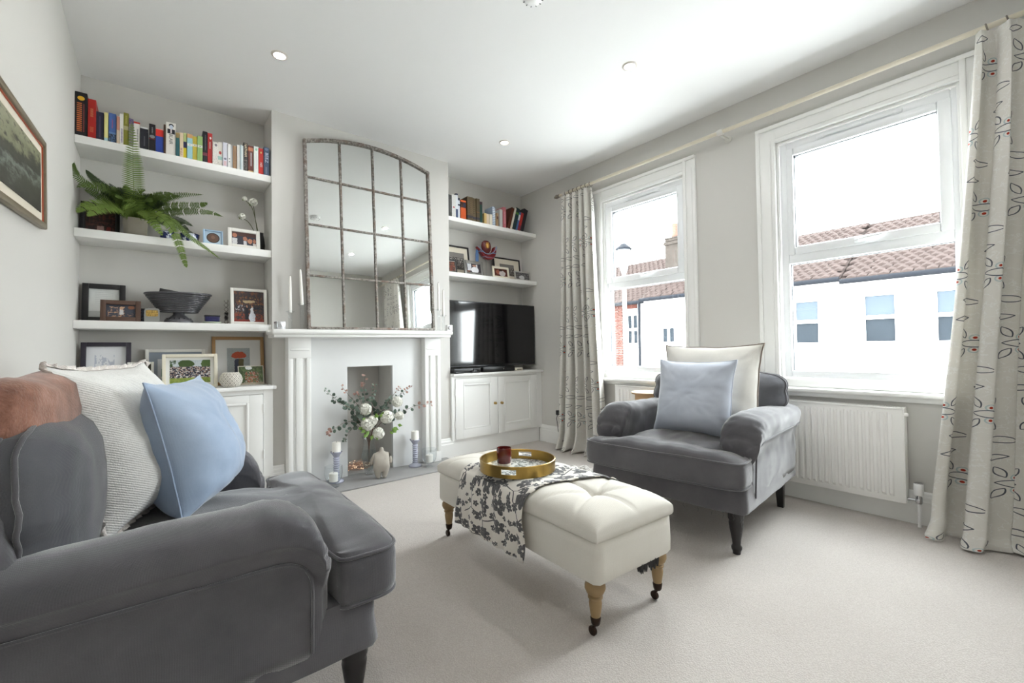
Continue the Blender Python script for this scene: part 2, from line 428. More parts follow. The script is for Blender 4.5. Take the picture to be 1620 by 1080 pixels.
# ================================================================ alcove cupboards
m_brass = M('aged brass', rgb(176, 148, 92), .3, .1, metal=1.0)
def panel_door(parent, x0, x1, z0, z1, y, knob=None, hinge=None, rail=.085):
    # framed door with a recessed field, moulding strip, knob and hinges
    m = MB(); th = .02
    m.rbox(x0, x0 + rail, y, y + th, z0, z1, .002); m.rbox(x1 - rail, x1, y, y + th, z0, z1, .002)
    m.rbox(x0 + rail, x1 - rail, y, y + th, z0, z0 + rail * .95, .002); m.rbox(x0 + rail, x1 - rail, y, y + th, z1 - rail * .6, z1, .002)
    d = m.obj('door', m_trim, parent, .6)
    a0, a1, b0, b1 = x0 + rail, x1 - rail, z0 + rail * .95, z1 - rail * .6
    MB().box(a0 - .004, a1 + .004, y + .010, y + .018, b0 - .004, b1 + .004).obj('door_panel', m_trim, d)
    m = MB(); s = .016
    for q in ((a0, a0 + s, b0, b1), (a1 - s, a1, b0, b1), (a0 + s, a1 - s, b0, b0 + s), (a0 + s, a1 - s, b1 - s, b1)):
        m.rbox(q[0], q[1], y - .004, y + .012, q[2], q[3], .005)
    m.obj('door_moulding', m_trim, d, .6)
    if knob:
        m = MB(); m.lathe([(0, .030), (.008, .029), (.0125, .024), (.0135, .018), (.010, .012), (.006, .009), (.006, .004), (.013, .002), (.013, 0), (0, 0)], 20, TR(knob[0], y, knob[1], rx=R(90)))
        m.obj('knob', m_brass, d, .7)
    if hinge:
        for hz_ in hinge[1]:
            m = MB(); m.rbox(hinge[0] - .006, hinge[0] + .006, y - .003, y + .003, hz_ - .032, hz_ + .032, .002); m.tube([(hinge[0], y - .004, hz_ - .03), (hinge[0], y - .004, hz_ + .03)], .004, 8); m.obj('hinge', m_trim, d, .7)
# right cupboard
t = thing('alcove_cupboard', 'white two-door cupboard with brass knobs under the television', 'cupboard', (3.06, .1, 0))
def rel(m, t):
    l = t.location; m.v = [(a - l.x, b - l.y, c - l.z) for a, b, c in m.v]; return m
m = MB(); y = -.028
m.box(2.497, 2.53, y + .004, y + .022, .15, .745).box(3.552, W - .001, y + .004, y + .022, .15, .745).box(2.53, 3.552, y + .006, y + .022, .722, .745).box(2.53, 3.552, y + .004, y + .022, .15, .158)
m.box(2.497, 2.515, y + .022, YB - .002, .15, .745).box(W - .018, W - .001, y + .022, YB - .002, .15, .745).box(2.515, W - .018, y + .022, YB - .002, .15, .165)
rel(m, t).obj('body', m_trim, t)
m = MB(); m.rbox(2.497, W - .001, -.062, YB - .001, .746, .772, .006); rel(m, t).obj('worktop', m_trim, t, .6)
m = MB(); m.box(2.5, W - .022, .0, .016, 0.001, .15); rel(m, t).obj('plinth', m_trim, t)
def doorset(t, args):
    d0 = len(t.children)
    e = panel_door(t, *args)
    return e
_l = t.location
class Off:  # doors are written in world coordinates, shift the children afterwards
    pass
def shift_children(t, names=('door',)):
    for c in t.children:
        if c.name.split('.')[0] in names: c.location = (-t.location.x, -t.location.y, -t.location.z)
panel_door(t, 2.533, 3.024, .160, .720, -.032, (2.985, .462), (2.529, (.30, .60)))
panel_door(t, 3.030, 3.549, .160, .720, -.032, (3.068, .458), (3.553, (.30, .60)))
shift_children(t)
# left cupboard
t = thing('alcove_cupboard', 'white cupboard under the framed photographs behind the sofa', 'cupboard', (.5, .1, 0))
m = MB(); y = -.038
m.box(.001, .05, y + .004, y + .022, .12, .729).box(.957, XC0 - .001, y + .004, y + .022, .12, .729).box(.05, .957, y + .006, y + .022, .70, .729)
m.box(.001, .018, y + .022, YB - .002, .12, .729).box(XC0 - .018, XC0 - .001, y + .022, YB - .002, .12, .729).box(.018, XC0 - .018, y + .022, YB - .002, .12, .135)
rel(m, t).obj('body', m_trim, t)
m = MB(); m.rbox(.001, XC0 + .0, -.062, YB - .001, .730, .757, .006); m.rbox(XC0 - .01, XC0 + .018, -.062, -.002, .730, .757, .006); rel(m, t).obj('worktop', m_trim, t, .6)
m = MB(); m.box(.022, XC0 - .002, .0, .016, .001, .12); rel(m, t).obj('plinth', m_trim, t)
panel_door(t, .053, .50, .130, .697, -.042, None, (.049, (.28, .60)))
panel_door(t, .506, .954, .130, .697, -.042, None, (.958, (.28, .60)))
shift_children(t)

# ================================================================ fireplace surround
m_hearth = M('grey slate hearth', rgb(150, 149, 148), .6, .16, 5, .15, 60, .002)
t = thing('fireplace_surround', 'white painted fireplace surround with fluted pilasters and mantel shelf', 'fireplace', (1.72, -.03, 0))
m = MB(); m.rbox(.985, 2.408, -.225, -.001, 1.117, 1.155, .016, 3); m.rbox(1.0, 2.393, -.205, -.001, 1.098, 1.118, .005)
rel(m, t).obj('mantel_shelf', m_trim, t, .7, rot=(0, R(-.45), 0))
m = MB(); m.box(1.255, OX0, -.03, -.001, .013, 1.098).box(OX1, 2.185, -.03, -.001, .013, 1.098).box(OX0, OX1, -.03, -.001, OZ, 1.098)
rel(m, t).obj('back_panel', m_panel, t)
for (a, b) in ((1.103, 1.256), (2.185, 2.338)):
    m = MB(); m.box(a, b, -.082, -.001, .0135, 1.100)
    wd = b - a; fl = [(.0, .20), (.34, .62), (.80, 1.0)]
    for (p, q) in fl: m.rbox(a + wd * p, a + wd * q, -.1, -.080, .10, .945, .004)
    m.rbox(a, b, -.1, -.080, .0135, .10, .003); m.rbox(a, b, -.1, -.080, .945, 1.10, .003); m.rbox(a + .012, b - .012, -.107, -.099, 1.0, 1.012, .003)
    rel(m, t).obj('pilaster', m_trim, t, .6)
h = MB().rbox(1.0, 2.44, -.36, -.001, .0, .013, .004).box(OX0, OX1, -.001, YB - .013, .0, .013).obj('hearth', m_hearth, None, .6)
tag(h, 'grey slate hearth slab in front of the fireplace', 'hearth')
# ================================================================ upholstery
def fabric(name, col, col2, rough=.9, sheen=.3, weave=900, wb=.25, mott=7, wr=0.0):
    t = NT(name); co = t.co(); n = t.noise(mott, co, 5, .6); f = t.noise(weave * .35, co, 2)
    c = t.mix(t.step(n, .3, .7), col, col2); dk = tuple(x * .72 for x in col[:3]) + (1,)
    c = t.mix(t.mth('MULTIPLY', f, .45), c, dk); t.base(c); t.p(rough=rough, sheen=sheen, spec=.2)
    t.b.inputs['Sheen Roughness'].default_value = .35
    x = t.sep(co); wv = t.mth('MULTIPLY', t.mth('SINE', t.mth('MULTIPLY', t.mth('ADD', x[0], x[2]), weave)), t.mth('SINE', t.mth('MULTIPLY', t.mth('SUBTRACT', x[1], x[2]), weave)))
    h = t.mth('ADD', t.mth('MULTIPLY', wv, .5), t.noise(weave * .6, co, 2))
    if wr: h = t.mth('ADD', h, t.mth('MULTIPLY', t.noise(9, co, 3), wr))
    t.bump(h, wb, .0015); return t.m
m_grey = fabric('charcoal grey cotton', rgb(88, 87, 91), rgb(110, 108, 111), .85, .85, 1500, .35, 5, 5.0)
m_grey2 = fabric('charcoal ribbed cotton', rgb(80, 81, 86), rgb(98, 98, 102), .85, .5, 1300, .3, 6)
m_cream = fabric('off white linen', rgb(222, 218, 210), rgb(232, 229, 222), .9, .2, 1400, .3, 6)
m_white_knit = fabric('white herringbone knit', rgb(226, 225, 222), rgb(238, 237, 234), .95, .2, 420, .8, 5)
m_blue = fabric('pale blue velvet', rgb(163, 182, 208), rgb(184, 199, 220), .8, .6, 1600, .12, 5)
m_pale = fabric('pale lavender blue velvet', rgb(193, 200, 214), rgb(206, 211, 222), .8, .55, 1600, .12, 5)
m_darkwood = M('dark stained wood', rgb(30, 27, 28), .35, .15, 30)

def round_poly(pts, rad, n=7):
    out = []; k = len(pts)
    for i in range(k):
        p = Vector(pts[i]); a = Vector(pts[i - 1]); b = Vector(pts[(i + 1) % k]); r = rad[i] if isinstance(rad, (list, tuple)) else rad
        u = (a - p); w = (b - p); lu, lw = u.length, w.length; u.normalize(); w.normalize(); r = min(r, lu * .49, lw * .49)
        for j in range(n + 1):
            t = j / n; s = p + u * r; e = p + w * r
            q = s * (1 - t) ** 2 + p * 2 * t * (1 - t) + e * t * t; out.append((q.x, q.y))
    return out
def dense(poly, step):
    out = []
    for i in range(len(poly)):
        a = Vector(poly[i]); b = Vector(poly[(i + 1) % len(poly)]); n = max(1, int((b - a).length / step))
        for j in range(n): q = a.lerp(b, j / n); out.append((q.x, q.y))
    return out
def ringn(poly, N):
    P = [Vector(p) for p in poly]; k = len(P); ln = [(P[(i + 1) % k] - P[i]).length for i in range(k)]; T = sum(ln); out = []; i = 0; acc = 0
    for j in range(N):
        d = T * j / N
        while acc + ln[i] < d and i < k - 1: acc += ln[i]; i += 1
        q = P[i].lerp(P[(i + 1) % k], (d - acc) / ln[i] if ln[i] > 1e-9 else 0); out.append((q.x, q.y))
    return out
def lerp_prof(pr, n):
    out = []
    for (a, b) in zip(pr, pr[1:]):
        for j in range(n): t = j / n; out.append((a[0] + (b[0] - a[0]) * t, a[1] + (b[1] - a[1]) * t))
    out.append(pr[-1]); return out

def snuggler(name, label, loc, rotz, w, D, za=.645, seed=0, wr=1.0, yf=.125, cb=.235, bwx=.045, bz1=.835, lean=.22):
    t = thing(name, label, 'armchair' if 'armchair' in name else 'sofa', loc, (0, 0, rotz)); hw = w / 2; aw = .145
    # base with a loose cover
    m = MB()
    def bl(z, g, b): return [(x, y, z) for x, y in ringn(round_poly([(-hw + g, g), (hw - g, g), (hw - g, D - g), (-hw + g, D - g)], .04), 160)]
    L = []
    for z, g in ((.205, .02), (.2, .004), (.21, .0), (.245, .003), (.28, .006), (.31, .008), (.335, .014), (.34, .03)):
        l = []
        for (x, y, zz) in bl(z, g, 0):
            d = .004 * nz(x * 9, y * 9, z * 14 + seed); zz2 = zz + (.008 * nz(x * 6, y * 6, seed) if z < .23 else 0)
            l.append((x * (1 + d / hw), y - d, zz2))
        L.append(l)
    m.loops(L); m.obj('base', m_grey, t, 1.0)
    # arms
    def arm(sgn):
        zb = .24; hb = .075
        sec = smooth_path([(hb - .005, 0, zb), (hb, 0, .40), (hb + .004, 0, .47), (hb + .022, 0, .52), (hb + .032, 0, za - .065), (hb + .018, 0, za - .025), (.05, 0, za - .005), (.005, 0, za), (-.04, 0, za - .006), (-.072, 0, za - .03), (-.08, 0, za - .075), (-.075, 0, .50), (-.07, 0, .40), (-.07, 0, zb)], 4)
        yb, r = D - .03, .125; L = []; st = []
        nb = 30
        for i in range(nb + 1): st.append((yb + (yf + r - yb) * i / nb, za, 0))
        for i in range(1, 15):
            a = R(90) * i / 14; st.append((yf + r - r * math.sin(a), za - r * .95 + r * .95 * math.cos(a), a))
        cx = sgn * (hw - aw / 2 - .002)
        for (y, h, a) in st:
            l = []; k = (h - zb) / (za - zb); xs = 1 - .10 * (a / R(90)) ** 4
            for p in sec:
                z = zb + (p.z - zb) * k; x = p.x * xs
                roll = max(0, min(1, (p.z - .50) / .06))
                # gathered pleats fanning over the front of the roll
                fr = max(0, min(1, (yf + r + .05 - y) / .06)) * roll
                ph = math.atan2(z - (za - r), (yf + r) - y) if y < yf + r else R(90) + (y - yf - r) * 5
                pl = .005 * fr - max(0, 1 - abs(math.sin(ph * 7.3 + p.x * 6)) / .38) * .0125 * fr * (.6 + .4 * nz(ph * 3, p.x * 9, seed))
                wn = wr * (.0035 * nz(x * 7, y * 5, z * 9 + seed + sgn * 3) + .002 * nz(x * 17, y * 13, z * 21 + seed))
                dx = p.x; dz = max(0, p.z - .53); ln = math.hypot(dx, dz) + 1e-6
                g = pl - .003 * fr + wn
                top_sl = .015 * (1 - min(1, max(0, (y - .15) / .5)))
                l.append((cx + sgn * (x + dx / ln * g), y - (pl * .8 if a > .5 else 0), z + dz / ln * g + top_sl * roll))
            L.append(l)
        last = L[-1]; c = Vector((sum(p[0] for p in last) / len(last), 0, sum(p[2] for p in last) / len(last)))
        for k, dy in ((.93, -.010), (.8, -.016), (.5, -.018)):
            L.append([(c.x + (p[0] - c.x) * k, p[1] + dy, c.z + (p[2] - c.z) * k) for p in last])
        m = MB().loops(L); o = m.obj('arm', m_grey, t, 2.0)
        zs_ = za - .115
        def sx_(z):
            return max([p.x + (q.x - p.x) * ((z - p.z) / (q.z - p.z)) for p, q in zip(sec, sec[1:]) if abs(q.z - p.z) > 1e-6 and min(p.z, q.z) <= z <= max(p.z, q.z)] or [.075]) + .0035
        m = MB(); pts = []
        for i in range(34):
            y = yb - (yb - yf - .11) * i / 33; pts.append((cx + sgn * sx_(zs_), y, zs_))
        for i in range(1, 9):
            a = R(90) * i / 8; zq = zs_ - .075 + .075 * math.cos(a); pts.append((cx + sgn * sx_(zq), yf + .11 - .085 * math.sin(a), zq))
        pts += [(cx + sgn * .0775, yf + .024, .38), (cx + sgn * .075, yf + .024, .30), (cx + sgn * .073, yf + .024, .25)]
        m.tube(pts, .0042, 6); m.obj('seam', m_grey, o, 1.0)
        return o
    arm(-1); arm(1)
    # T shaped seat cushion with piping
    a, b = hw + .005, hw - aw - .012; zs = .315
    ol = dense(round_poly([(-a, -.055), (a, -.055), (a, .105), (b, .118), (b, D - .22), (-b, D - .22), (-b, .118), (-a, .105)], [.06, .06, .03, .02, .04, .04, .02, .03], 6), .022)
    ol = [(x, y - .018 * (1 - (x / a) ** 2) * (1 if y < 0 else 0)) for x, y in ol]
    pr = lerp_prof([(0, .492), (.25, .492), (.5, .488), (.75, .478), (.88, .466), (.95, .454), (.985, .445), (1.0, .428), (1.004, .39), (1.0, .348), (.985, .33), (.95, .322), (.6, .319), (0, .319)], 3)
    def sf(p, rho, k, z):
        x, y, z0 = p; e = nz(x * 5, y * 5, seed + 2) * .010 + nz(x * 14, y * 12, seed + 5) * .004
        rd = 1 + (nz(x * 8, y * 8, z * 12 + seed) * .006 if rho > .9 else 0)
        up = 1 if z > .40 else 0
        pull = -.010 * math.exp(-((y - .12) / .05) ** 2) * up if rho < .93 else 0
        return (x * rd, y * rd, z0 + (e * wr + pull) * up * (1 if rho < .97 else .25))
    m = MB().puffy(ol, (0, .05), pr, sf); sc = m.obj('seat_cushion', m_grey, t, 1.2)
    for zz, rr in ((.447, .988), (.3275, .988)):
        m = MB(); pts = [sf((x * rr, .05 + (y - .05) * rr, zz), 1, 0, zz) for x, y in ol]; m.tube(pts, .0048, 7, closed=True); m.obj('piping', m_grey, sc, 1.5)
    # back frame and back cushion
    m = MB(); L = []
    for (z, y0, y1, g) in ((.25, D - .13, D, 0), (.45, D - .14, D, 0), (.6, D - .13, D + .0, 0), (.68, D - .115, D + .0, .004), (.715, D - .10, D - .005, .012), (.735, D - .08, D - .02, .03), (.74, D - .065, D - .035, .05)):
        L.append([(x, y, z) for x, y in ringn(round_poly([(-hw + .03 + g, y0), (hw - .03 - g, y0), (hw - .03 - g, y1), (-hw + .03 + g, y1)], .03), 90)])
    m.loops(L); m.obj('back_frame', m_grey, t, 1.2)
    bw = hw - aw + bwx; bz0 = .45
    ol = dense(round_poly([(-bw + .03, bz0), (bw - .03, bz0), (bw, .60), (bw + .02, .64), (bw + .012, .80), (bw - .10, bz1), (-bw + .10, bz1), (-bw - .012, .80), (-bw - .02, .64), (-bw, .60)], [.05, .05, .03, .04, .07, .1, .1, .07, .04, .03], 6), .022)
    ol = [(x + math.copysign(.011 * math.sin((z - .45) * 36), x) if abs(x) > bw * .86 else x, z) for x, z in ol]
    pr = lerp_prof([(0, .105), (.3, .103), (.6, .094), (.8, .076), (.92, .050), (.975, .028), (1.0, .012), (1.0, -.02), (.97, -.04), (.8, -.06), (0, -.065)], 3)
    def bf(p, rho, k, z):
        x, zz, d = p; e = .010 * nz(x * 5, zz * 6, seed + 9) + .006 * nz(x * 3, zz * 26, seed + 4) * max(0, abs(x) / bw - .3)
        return (x, (D - cb) - d - e * wr + (zz - .45) * lean, zz)
    m = MB().puffy(ol, (0, .62), pr, bf); bc = m.obj('back_cushion', m_grey2, t, 1.2)
    for k in (.012, -.02):
        m = MB(); m.tube([bf((x, z, k), 1, 0, 0) for x, z in ol], .005, 7, closed=True); m.obj('piping', m_grey, bc, 1.5)
    # legs
    for sx in (-1, 1):
        m = MB(); m.lathe([(0, 0), (.017, 0), (.019, .014), (.024, .024), (.024, .034), (.018, .044), (.021, .07), (.029, .115), (.033, .145), (.031, .158), (.035, .166), (.035, .203), (0, .203)], 20, TR(sx * (hw - .062), .052, 0)); m.obj('leg', m_darkwood, t, .7)
        m = MB(); x, y = sx * (hw - .075), D - .10
        m.loops([[(x + s1 * g, y + o_ + s2 * g, z) for s1, s2 in ((-1, -1), (1, -1), (1, 1), (-1, 1))] for z, g, o_ in ((0, .016, .02), (.1, .02, .008), (.203, .026, 0))]); m.obj('leg', m_darkwood, t)
    return t

def fray(t, pts):
    m = MB()
    for (x, y, z, l) in pts:
        p = [(x, y, z)]
        for k in range(1, 6): p.append((x + .012 * nz(x * 50, k, 1) * k / 3, y + .01 * nz(y * 50, k, 2), z - l * k / 5))
        m.tube(p, .0006, 4)
    o = m.obj('frayed_threads', m_grey, t); o['kind'] = 'stuff'
arm_chair = snuggler('roll_arm_armchair', 'charcoal grey roll-arm armchair in front of the windows', (2.43, -2.2, 0), R(-84), .86, .97, .635, 3, 2.4, bwx=.105, bz1=.825, cb=.20)
fray(arm_chair, [(-.25 + .05 * k + .03 * math.sin(k * 7), .004, .205, .02 + .03 * abs(math.sin(k * 3.1))) for k in range(14)] + [(.40, .03, .205, .07), (.395, .04, .205, .1), (.41, .1, .205, .03)])
sofa = snuggler('roll_arm_sofa', 'charcoal grey roll-arm loveseat with turned dark feet in the foreground', (.842, -1.885, 0), R(90), .98, .80, .605, 11, 1.5, yf=.15, cb=.125, bwx=.06, bz1=.845, lean=.03)

# ---------------------------------------------------------------- scatter cushions
def pillow(name, label, mat, w, h, th, origin, wdir, lean, edge=None, seed=0, rl=0.0, grp=None):
    # origin: bottom middle; wdir: world direction of the width; lean: tilt back in degrees
    wd = Vector(wdir).normalized(); nrm = Vector((wd.y, -wd.x, 0))      # facing side
    up = (Vector((0, 0, 1)) * math.cos(R(lean)) - nrm * math.sin(R(lean))); nf = up.cross(wd) * -1
    if nf.dot(nrm) < 0: nf = -nf
    Mx = Matrix(((wd.x, -nf.x, up.x, origin[0]), (wd.y, -nf.y, up.y, origin[1]), (wd.z, -nf.z, up.z, origin[2]), (0, 0, 0, 1))) @ Matrix.Rotation(rl, 4, 'Y')
    n = 34; ol = []
    for s in range(4):
        for k in range(n):
            u = -1 + 2 * k / n; bow = .085 * (1 - abs(u) ** 2.6) + .012 * nz(u * 3, s, seed)
            p = {0: (u, -1 + bow), 1: (1 - bow, u), 2: (-u, 1 - bow), 3: (-1 + bow, -u)}[s]
            ol.append((p[0] * w / 2, h / 2 + p[1] * h / 2))
    prz = [0, .015, .04, .07, .11, .15, .2, .26, .32, .38, .45, .52, .58, .64, .70, .76, .81, .86, .9, .935, .965, .985, 1.0]
    half = [(r, (1 - r ** 2.3) ** .62) for r in prz]
    pr = half + [(r, -z) for r, z in reversed(half[:-1])]
    def fn(p, rho, k, z):
        x, zz, d = p; u = x / (w / 2); v = (zz - h / 2) / (h / 2)
        cor = min(1, (abs(u) * abs(v)) ** 1.3 * 1.15); sag = 1 - .22 * v
        fu = max(0, 1 - abs(u) ** 2.6); fv = max(0, 1 - abs(v) ** 2.6); pf = (fu * fv) ** .52 * (1 - rho ** 7) ** .55 if rho < 1 else 0
        tt = th / 2 * math.copysign(pf, d) * sag
        ang = math.atan2(v, u); rad = math.hypot(u, v)
        wv = (.010 * nz(u * 2.2, v * 2.2, seed + 1) + .005 * nz(u * 3.6 + v, v * 3.6 - u, seed + 7) + .003 * nz(u * 7, v * 9, seed + 3)) * (1 - abs(d) * 0) * (1 if abs(d) > .02 else .3)
        s = 1 if d >= 0 else -1
        return (x, -(tt + s * wv * min(1, abs(d) * 2)) , zz + .004 * nz(u * 4, v * 4, seed + 5))
    m = MB().puffy(ol, (0, h / 2), pr, fn)
    o = m.obj(name, mat, None, 1.4); o.matrix_world = Mx; tag(o, label, 'cushion', grp)
    if edge:
        kind, emat, er = edge
        e = MB(); pts = [Vector(fn((x, zz, 0), 1, 0, 0)) for x, zz in ol]
        if kind == 'piping': e.tube(pts, er, 6, closed=True)
        else:
            # soft frayed flange: a rippled strip that stands off the seam
            N = len(pts) * 3; a = []; b = []
            for i in range(N):
                q = pts[i // 3].lerp(pts[(i // 3 + 1) % len(pts)], (i % 3) / 3); c = Vector((0, 0, h / 2)); dr = (q - c).normalized()
                a.append(tuple(q + Vector((0, .004, 0)))); b.append(tuple(q + dr * (er * (.7 + .6 * abs(nz(i * .37, 1, seed)))) + Vector((0, .007 * math.sin(i * .9) + .006 * nz(i * .21, 3, seed), 0))))
            c2 = [(p[0], p[1] - .008, p[2]) for p in b]; d2 = [(p[0], p[1] - .010, p[2]) for p in a]
            e.loops([a, b, c2, d2], False, False)
        e.obj('flange' if kind != 'piping' else 'piping', emat, o, 1.5)
    return o
m_fray = fabric('frayed oatmeal trim', rgb(222, 214, 208), rgb(238, 232, 228), .95, .2, 700, .6, 40)
m_taupe = fabric('taupe cushion trim', rgb(120, 108, 98), rgb(150, 138, 126), .95, .2, 700, .4, 40)
pillow('scatter_cushion', 'off-white knitted cushion with frayed edge leaning on the sofa back', m_white_knit, .52, .50, .26, (.365, -1.66, .475), (.38, .925, 0), 16, ('fray', m_fray, .016), 2)
pillow('scatter_cushion', 'mid-blue velvet cushion standing on the sofa', m_blue, .45, .44, .25, (.515, -1.66, .470), (.36, .93, 0), 13, ('piping', m_blue, .003), 5)
pillow('scatter_cushion', 'large cream linen cushion with brown edging against the armchair back', m_cream, .60, .54, .24, (2.98, -2.19, .475), (.10, -.995, 0), 12, ('piping', m_taupe, .005), 8)
pillow('scatter_cushion', 'pale blue-grey cushion at the front of the armchair seat', m_pale, .46, .44, .21, (2.765, -2.205, .483), (.08, -.997, 0), 13, ('piping', m_pale, .003), 13)

# rust cushion lying along the sofa back, and a folded blue striped one beside it
def rust():
    t = NT('mottled rust fur'); co = t.co(); n = t.noise(7, co, 6, .65)
    c = t.ramp(n, [(.28, rgb(62, 40, 32)), (.42, rgb(112, 74, 58)), (.58, rgb(150, 106, 88)), (.75, rgb(182, 150, 138))]); t.base(c); t.p(rough=.9, sheen=.4, spec=.15); t.bump(t.noise(160, co, 3), .5, .004); return t.m
m = MB()
ol = dense(round_poly([(-.47, 0), (.47, 0), (.49, .1), (.40, .175), (.15, .20), (-.47, .19)], [.05, .05, .06, .08, .1, .08], 7), .02)
pr = lerp_prof([(0, .085), (.4, .082), (.7, .066), (.88, .042), (.97, .018), (1, 0), (.97, -.018), (.88, -.042), (.7, -.066), (0, -.085)], 4)
m.puffy(ol, (0, .09), pr, lambda p, rho, k, z: (p[0], p[2] + .014 * nz(p[0] * 6, p[1] * 7, 3) * rho, p[1] + .016 * nz(p[0] * 7, 2, 5) * (p[1] > .05)))
o = m.obj('bolster_cushion', rust(), None, 1.5, loc=(.130, -1.79, .742), rot=(R(0), 0, R(90))); tag(o, 'rust brown mottled cushion lying along the top of the sofa back', 'cushion')

# ================================================================ tufted ottoman
m_otto = fabric('cream canvas', rgb(224, 219, 209), rgb(233, 229, 221), .92, .15, 1500, .35, 5)
m_oak = M('limed oak', rgb(152, 126, 88), .55, .16, 18, .2, 60)
m_bronze = M('dark bronze', rgb(58, 46, 40), .35, .2, metal=.9)
t = thing('ottoman_footstool', 'cream tufted storage ottoman on turned legs with castors', 'ottoman', (1.732, -2.018, 0), (0, 0, R(-2.2)))
OW, OL = .425, 1.115
m = MB(); hx, hy = OW / 2, OL / 2; L = []
for z, g in ((.200, .012), (.196, .003), (.203, 0), (.25, -.001), (.30, .0), (.332, .001), (.338, .008)):
    L.append([(x * (1 + .002 * nz(x * 8, y * 8, z * 20)), y, z) for x, y in ringn(round_poly([(-hx + g, -hy + g), (hx - g, -hy + g), (hx - g, hy - g), (-hx + g, hy - g)], .018, 4), 120)])
m.loops(L); m.obj('box', m_otto, t, .9)
# lid: dense grid, buttons pulled down in two rows with creases between them
BT = [(0.0, yy) for yy in (-.36, -.12, .12, .36)]
def lidz(x, y):
    ex = 1 - min(1, abs(x) / (hx + .004)) ** 5; ey = 1 - min(1, abs(y) / (hy + .004)) ** 9
    z = .375 + .055 * (max(0, ex * ey)) ** .45
    for (bx, by) in BT:
        d = math.hypot(x - bx, y - by); z -= .028 * math.exp(-(d / .022) ** 2) + .014 * math.exp(-(d / .075) ** 2)
    for i, (ax, ay) in enumerate(BT):
        for (bx, by) in BT[i + 1:]:
            if abs(abs(ay - by) - .24) < .01:
                q = Vector((bx - ax, by - ay)); l = q.length; p = Vector((x - ax, y - ay)); tt = p.dot(q) / l / l
                if 0 < tt < 1: z -= .013 * math.exp(-((p - q * tt).length / .009) ** 2)
    for (ax, ay) in BT:   # creases running out to the rim
        for sg in (-1, 1): z -= .010 * math.exp(-((y - ay - sg * abs(x) * .45) / .009) ** 2) * ex ** .5 * (1 if abs(x) > .01 else 0)
        if abs(ay) > .3 and abs(y) > abs(ay) and y * ay > 0: z -= .012 * math.exp(-((x - ax) / .008) ** 2) * ey ** .5
    return z
m = MB()
nx, ny = 48, 120
def warp(u): return math.copysign(1 - (1 - abs(u)) ** 1.5, u)
def lid(u, v):
    x = warp(2 * u - 1) * (hx + .004); y = warp(2 * v - 1) * (hy + .004); return (x, y, lidz(x, y))
m.grid(lid, nx, ny)
rim = [(hx + .004, hy + .004)]
top = [lid(i / nx, 0) for i in range(nx)] + [lid(1, j / ny) for j in range(ny)] + [lid(1 - i / nx, 1) for i in range(nx)] + [lid(0, 1 - j / ny) for j in range(ny)]
m2 = MB(); m2.loops([top, [(x * 1.006, y * 1.003, .362) for x, y, z in top], [(x * 1.004, y * 1.002, .348) for x, y, z in top], [(x * .99, y * .995, .3395) for x, y, z in top]], False, True)
m.add(m2.v, m2.f)
lidob = m.obj('lid', m_otto, t, 1.4)
for (bx, by) in BT:
    MB().lathe([(0, .006), (.006, .0055), (.011, .002), (.012, -.002), (0, -.003)], 14, TR(bx, by, lidz(bx, by) + .002)).obj('button', m_otto, lidob, 1.5)
for (sx, sy) in ((-1, -1), (1, -1), (1, 1), (-1, 1)):
    lg = MB().lathe([(0, .066), (.015, .066), (.0165, .075), (.0205, .10), (.0225, .118), (.020, .132), (.0255, .136), (.0255, .142), (.021, .146), (.030, .154), (.036, .168), (.0355, .180), (.028, .192), (.028, .204), (0, .204)], 20, TR(sx * .176, sy * .514, 0)).obj('leg', m_oak, t, .8)
    m = MB(); m.lathe([(0, .044), (.013, .044), (.016, .05), (.0185, .068), (.0165, .072), (0, .072)], 16, TR(sx * .176, sy * .514, 0)); m.tube([(sx * .176, sy * .514, .05), (sx * .176, sy * .514 + .006, .038), (sx * .176, sy * .514 + .014, .024)], .007, 8)
    m.obj('castor_socket', m_bronze, lg, .8)
    m = MB(); m.lathe([(0, .007), (.013, .007), (.0165, .004), (.0165, -.004), (.013, -.007), (0, -.007)], 18, TR(sx * .176, sy * .514 + .014, .0166, ry=R(90))); m.obj('castor_wheel', m_bronze, lg, .6)
m = MB()
for k in range(26):
    x = .02 + .13 * random.random(); y = -hy + .006 + .014 * random.random(); dl = .028 + .02 * random.random(); p = [(x + .008 * nz(k, j, 4), y + .008 * nz(k, j, 9), .202 - dl * j / 4) for j in range(5)]
    m.tube(p, [.007, .006, .005, .004, .002], 5)
o = m.obj('torn_lining', m_black, t); o['kind'] = 'stuff'

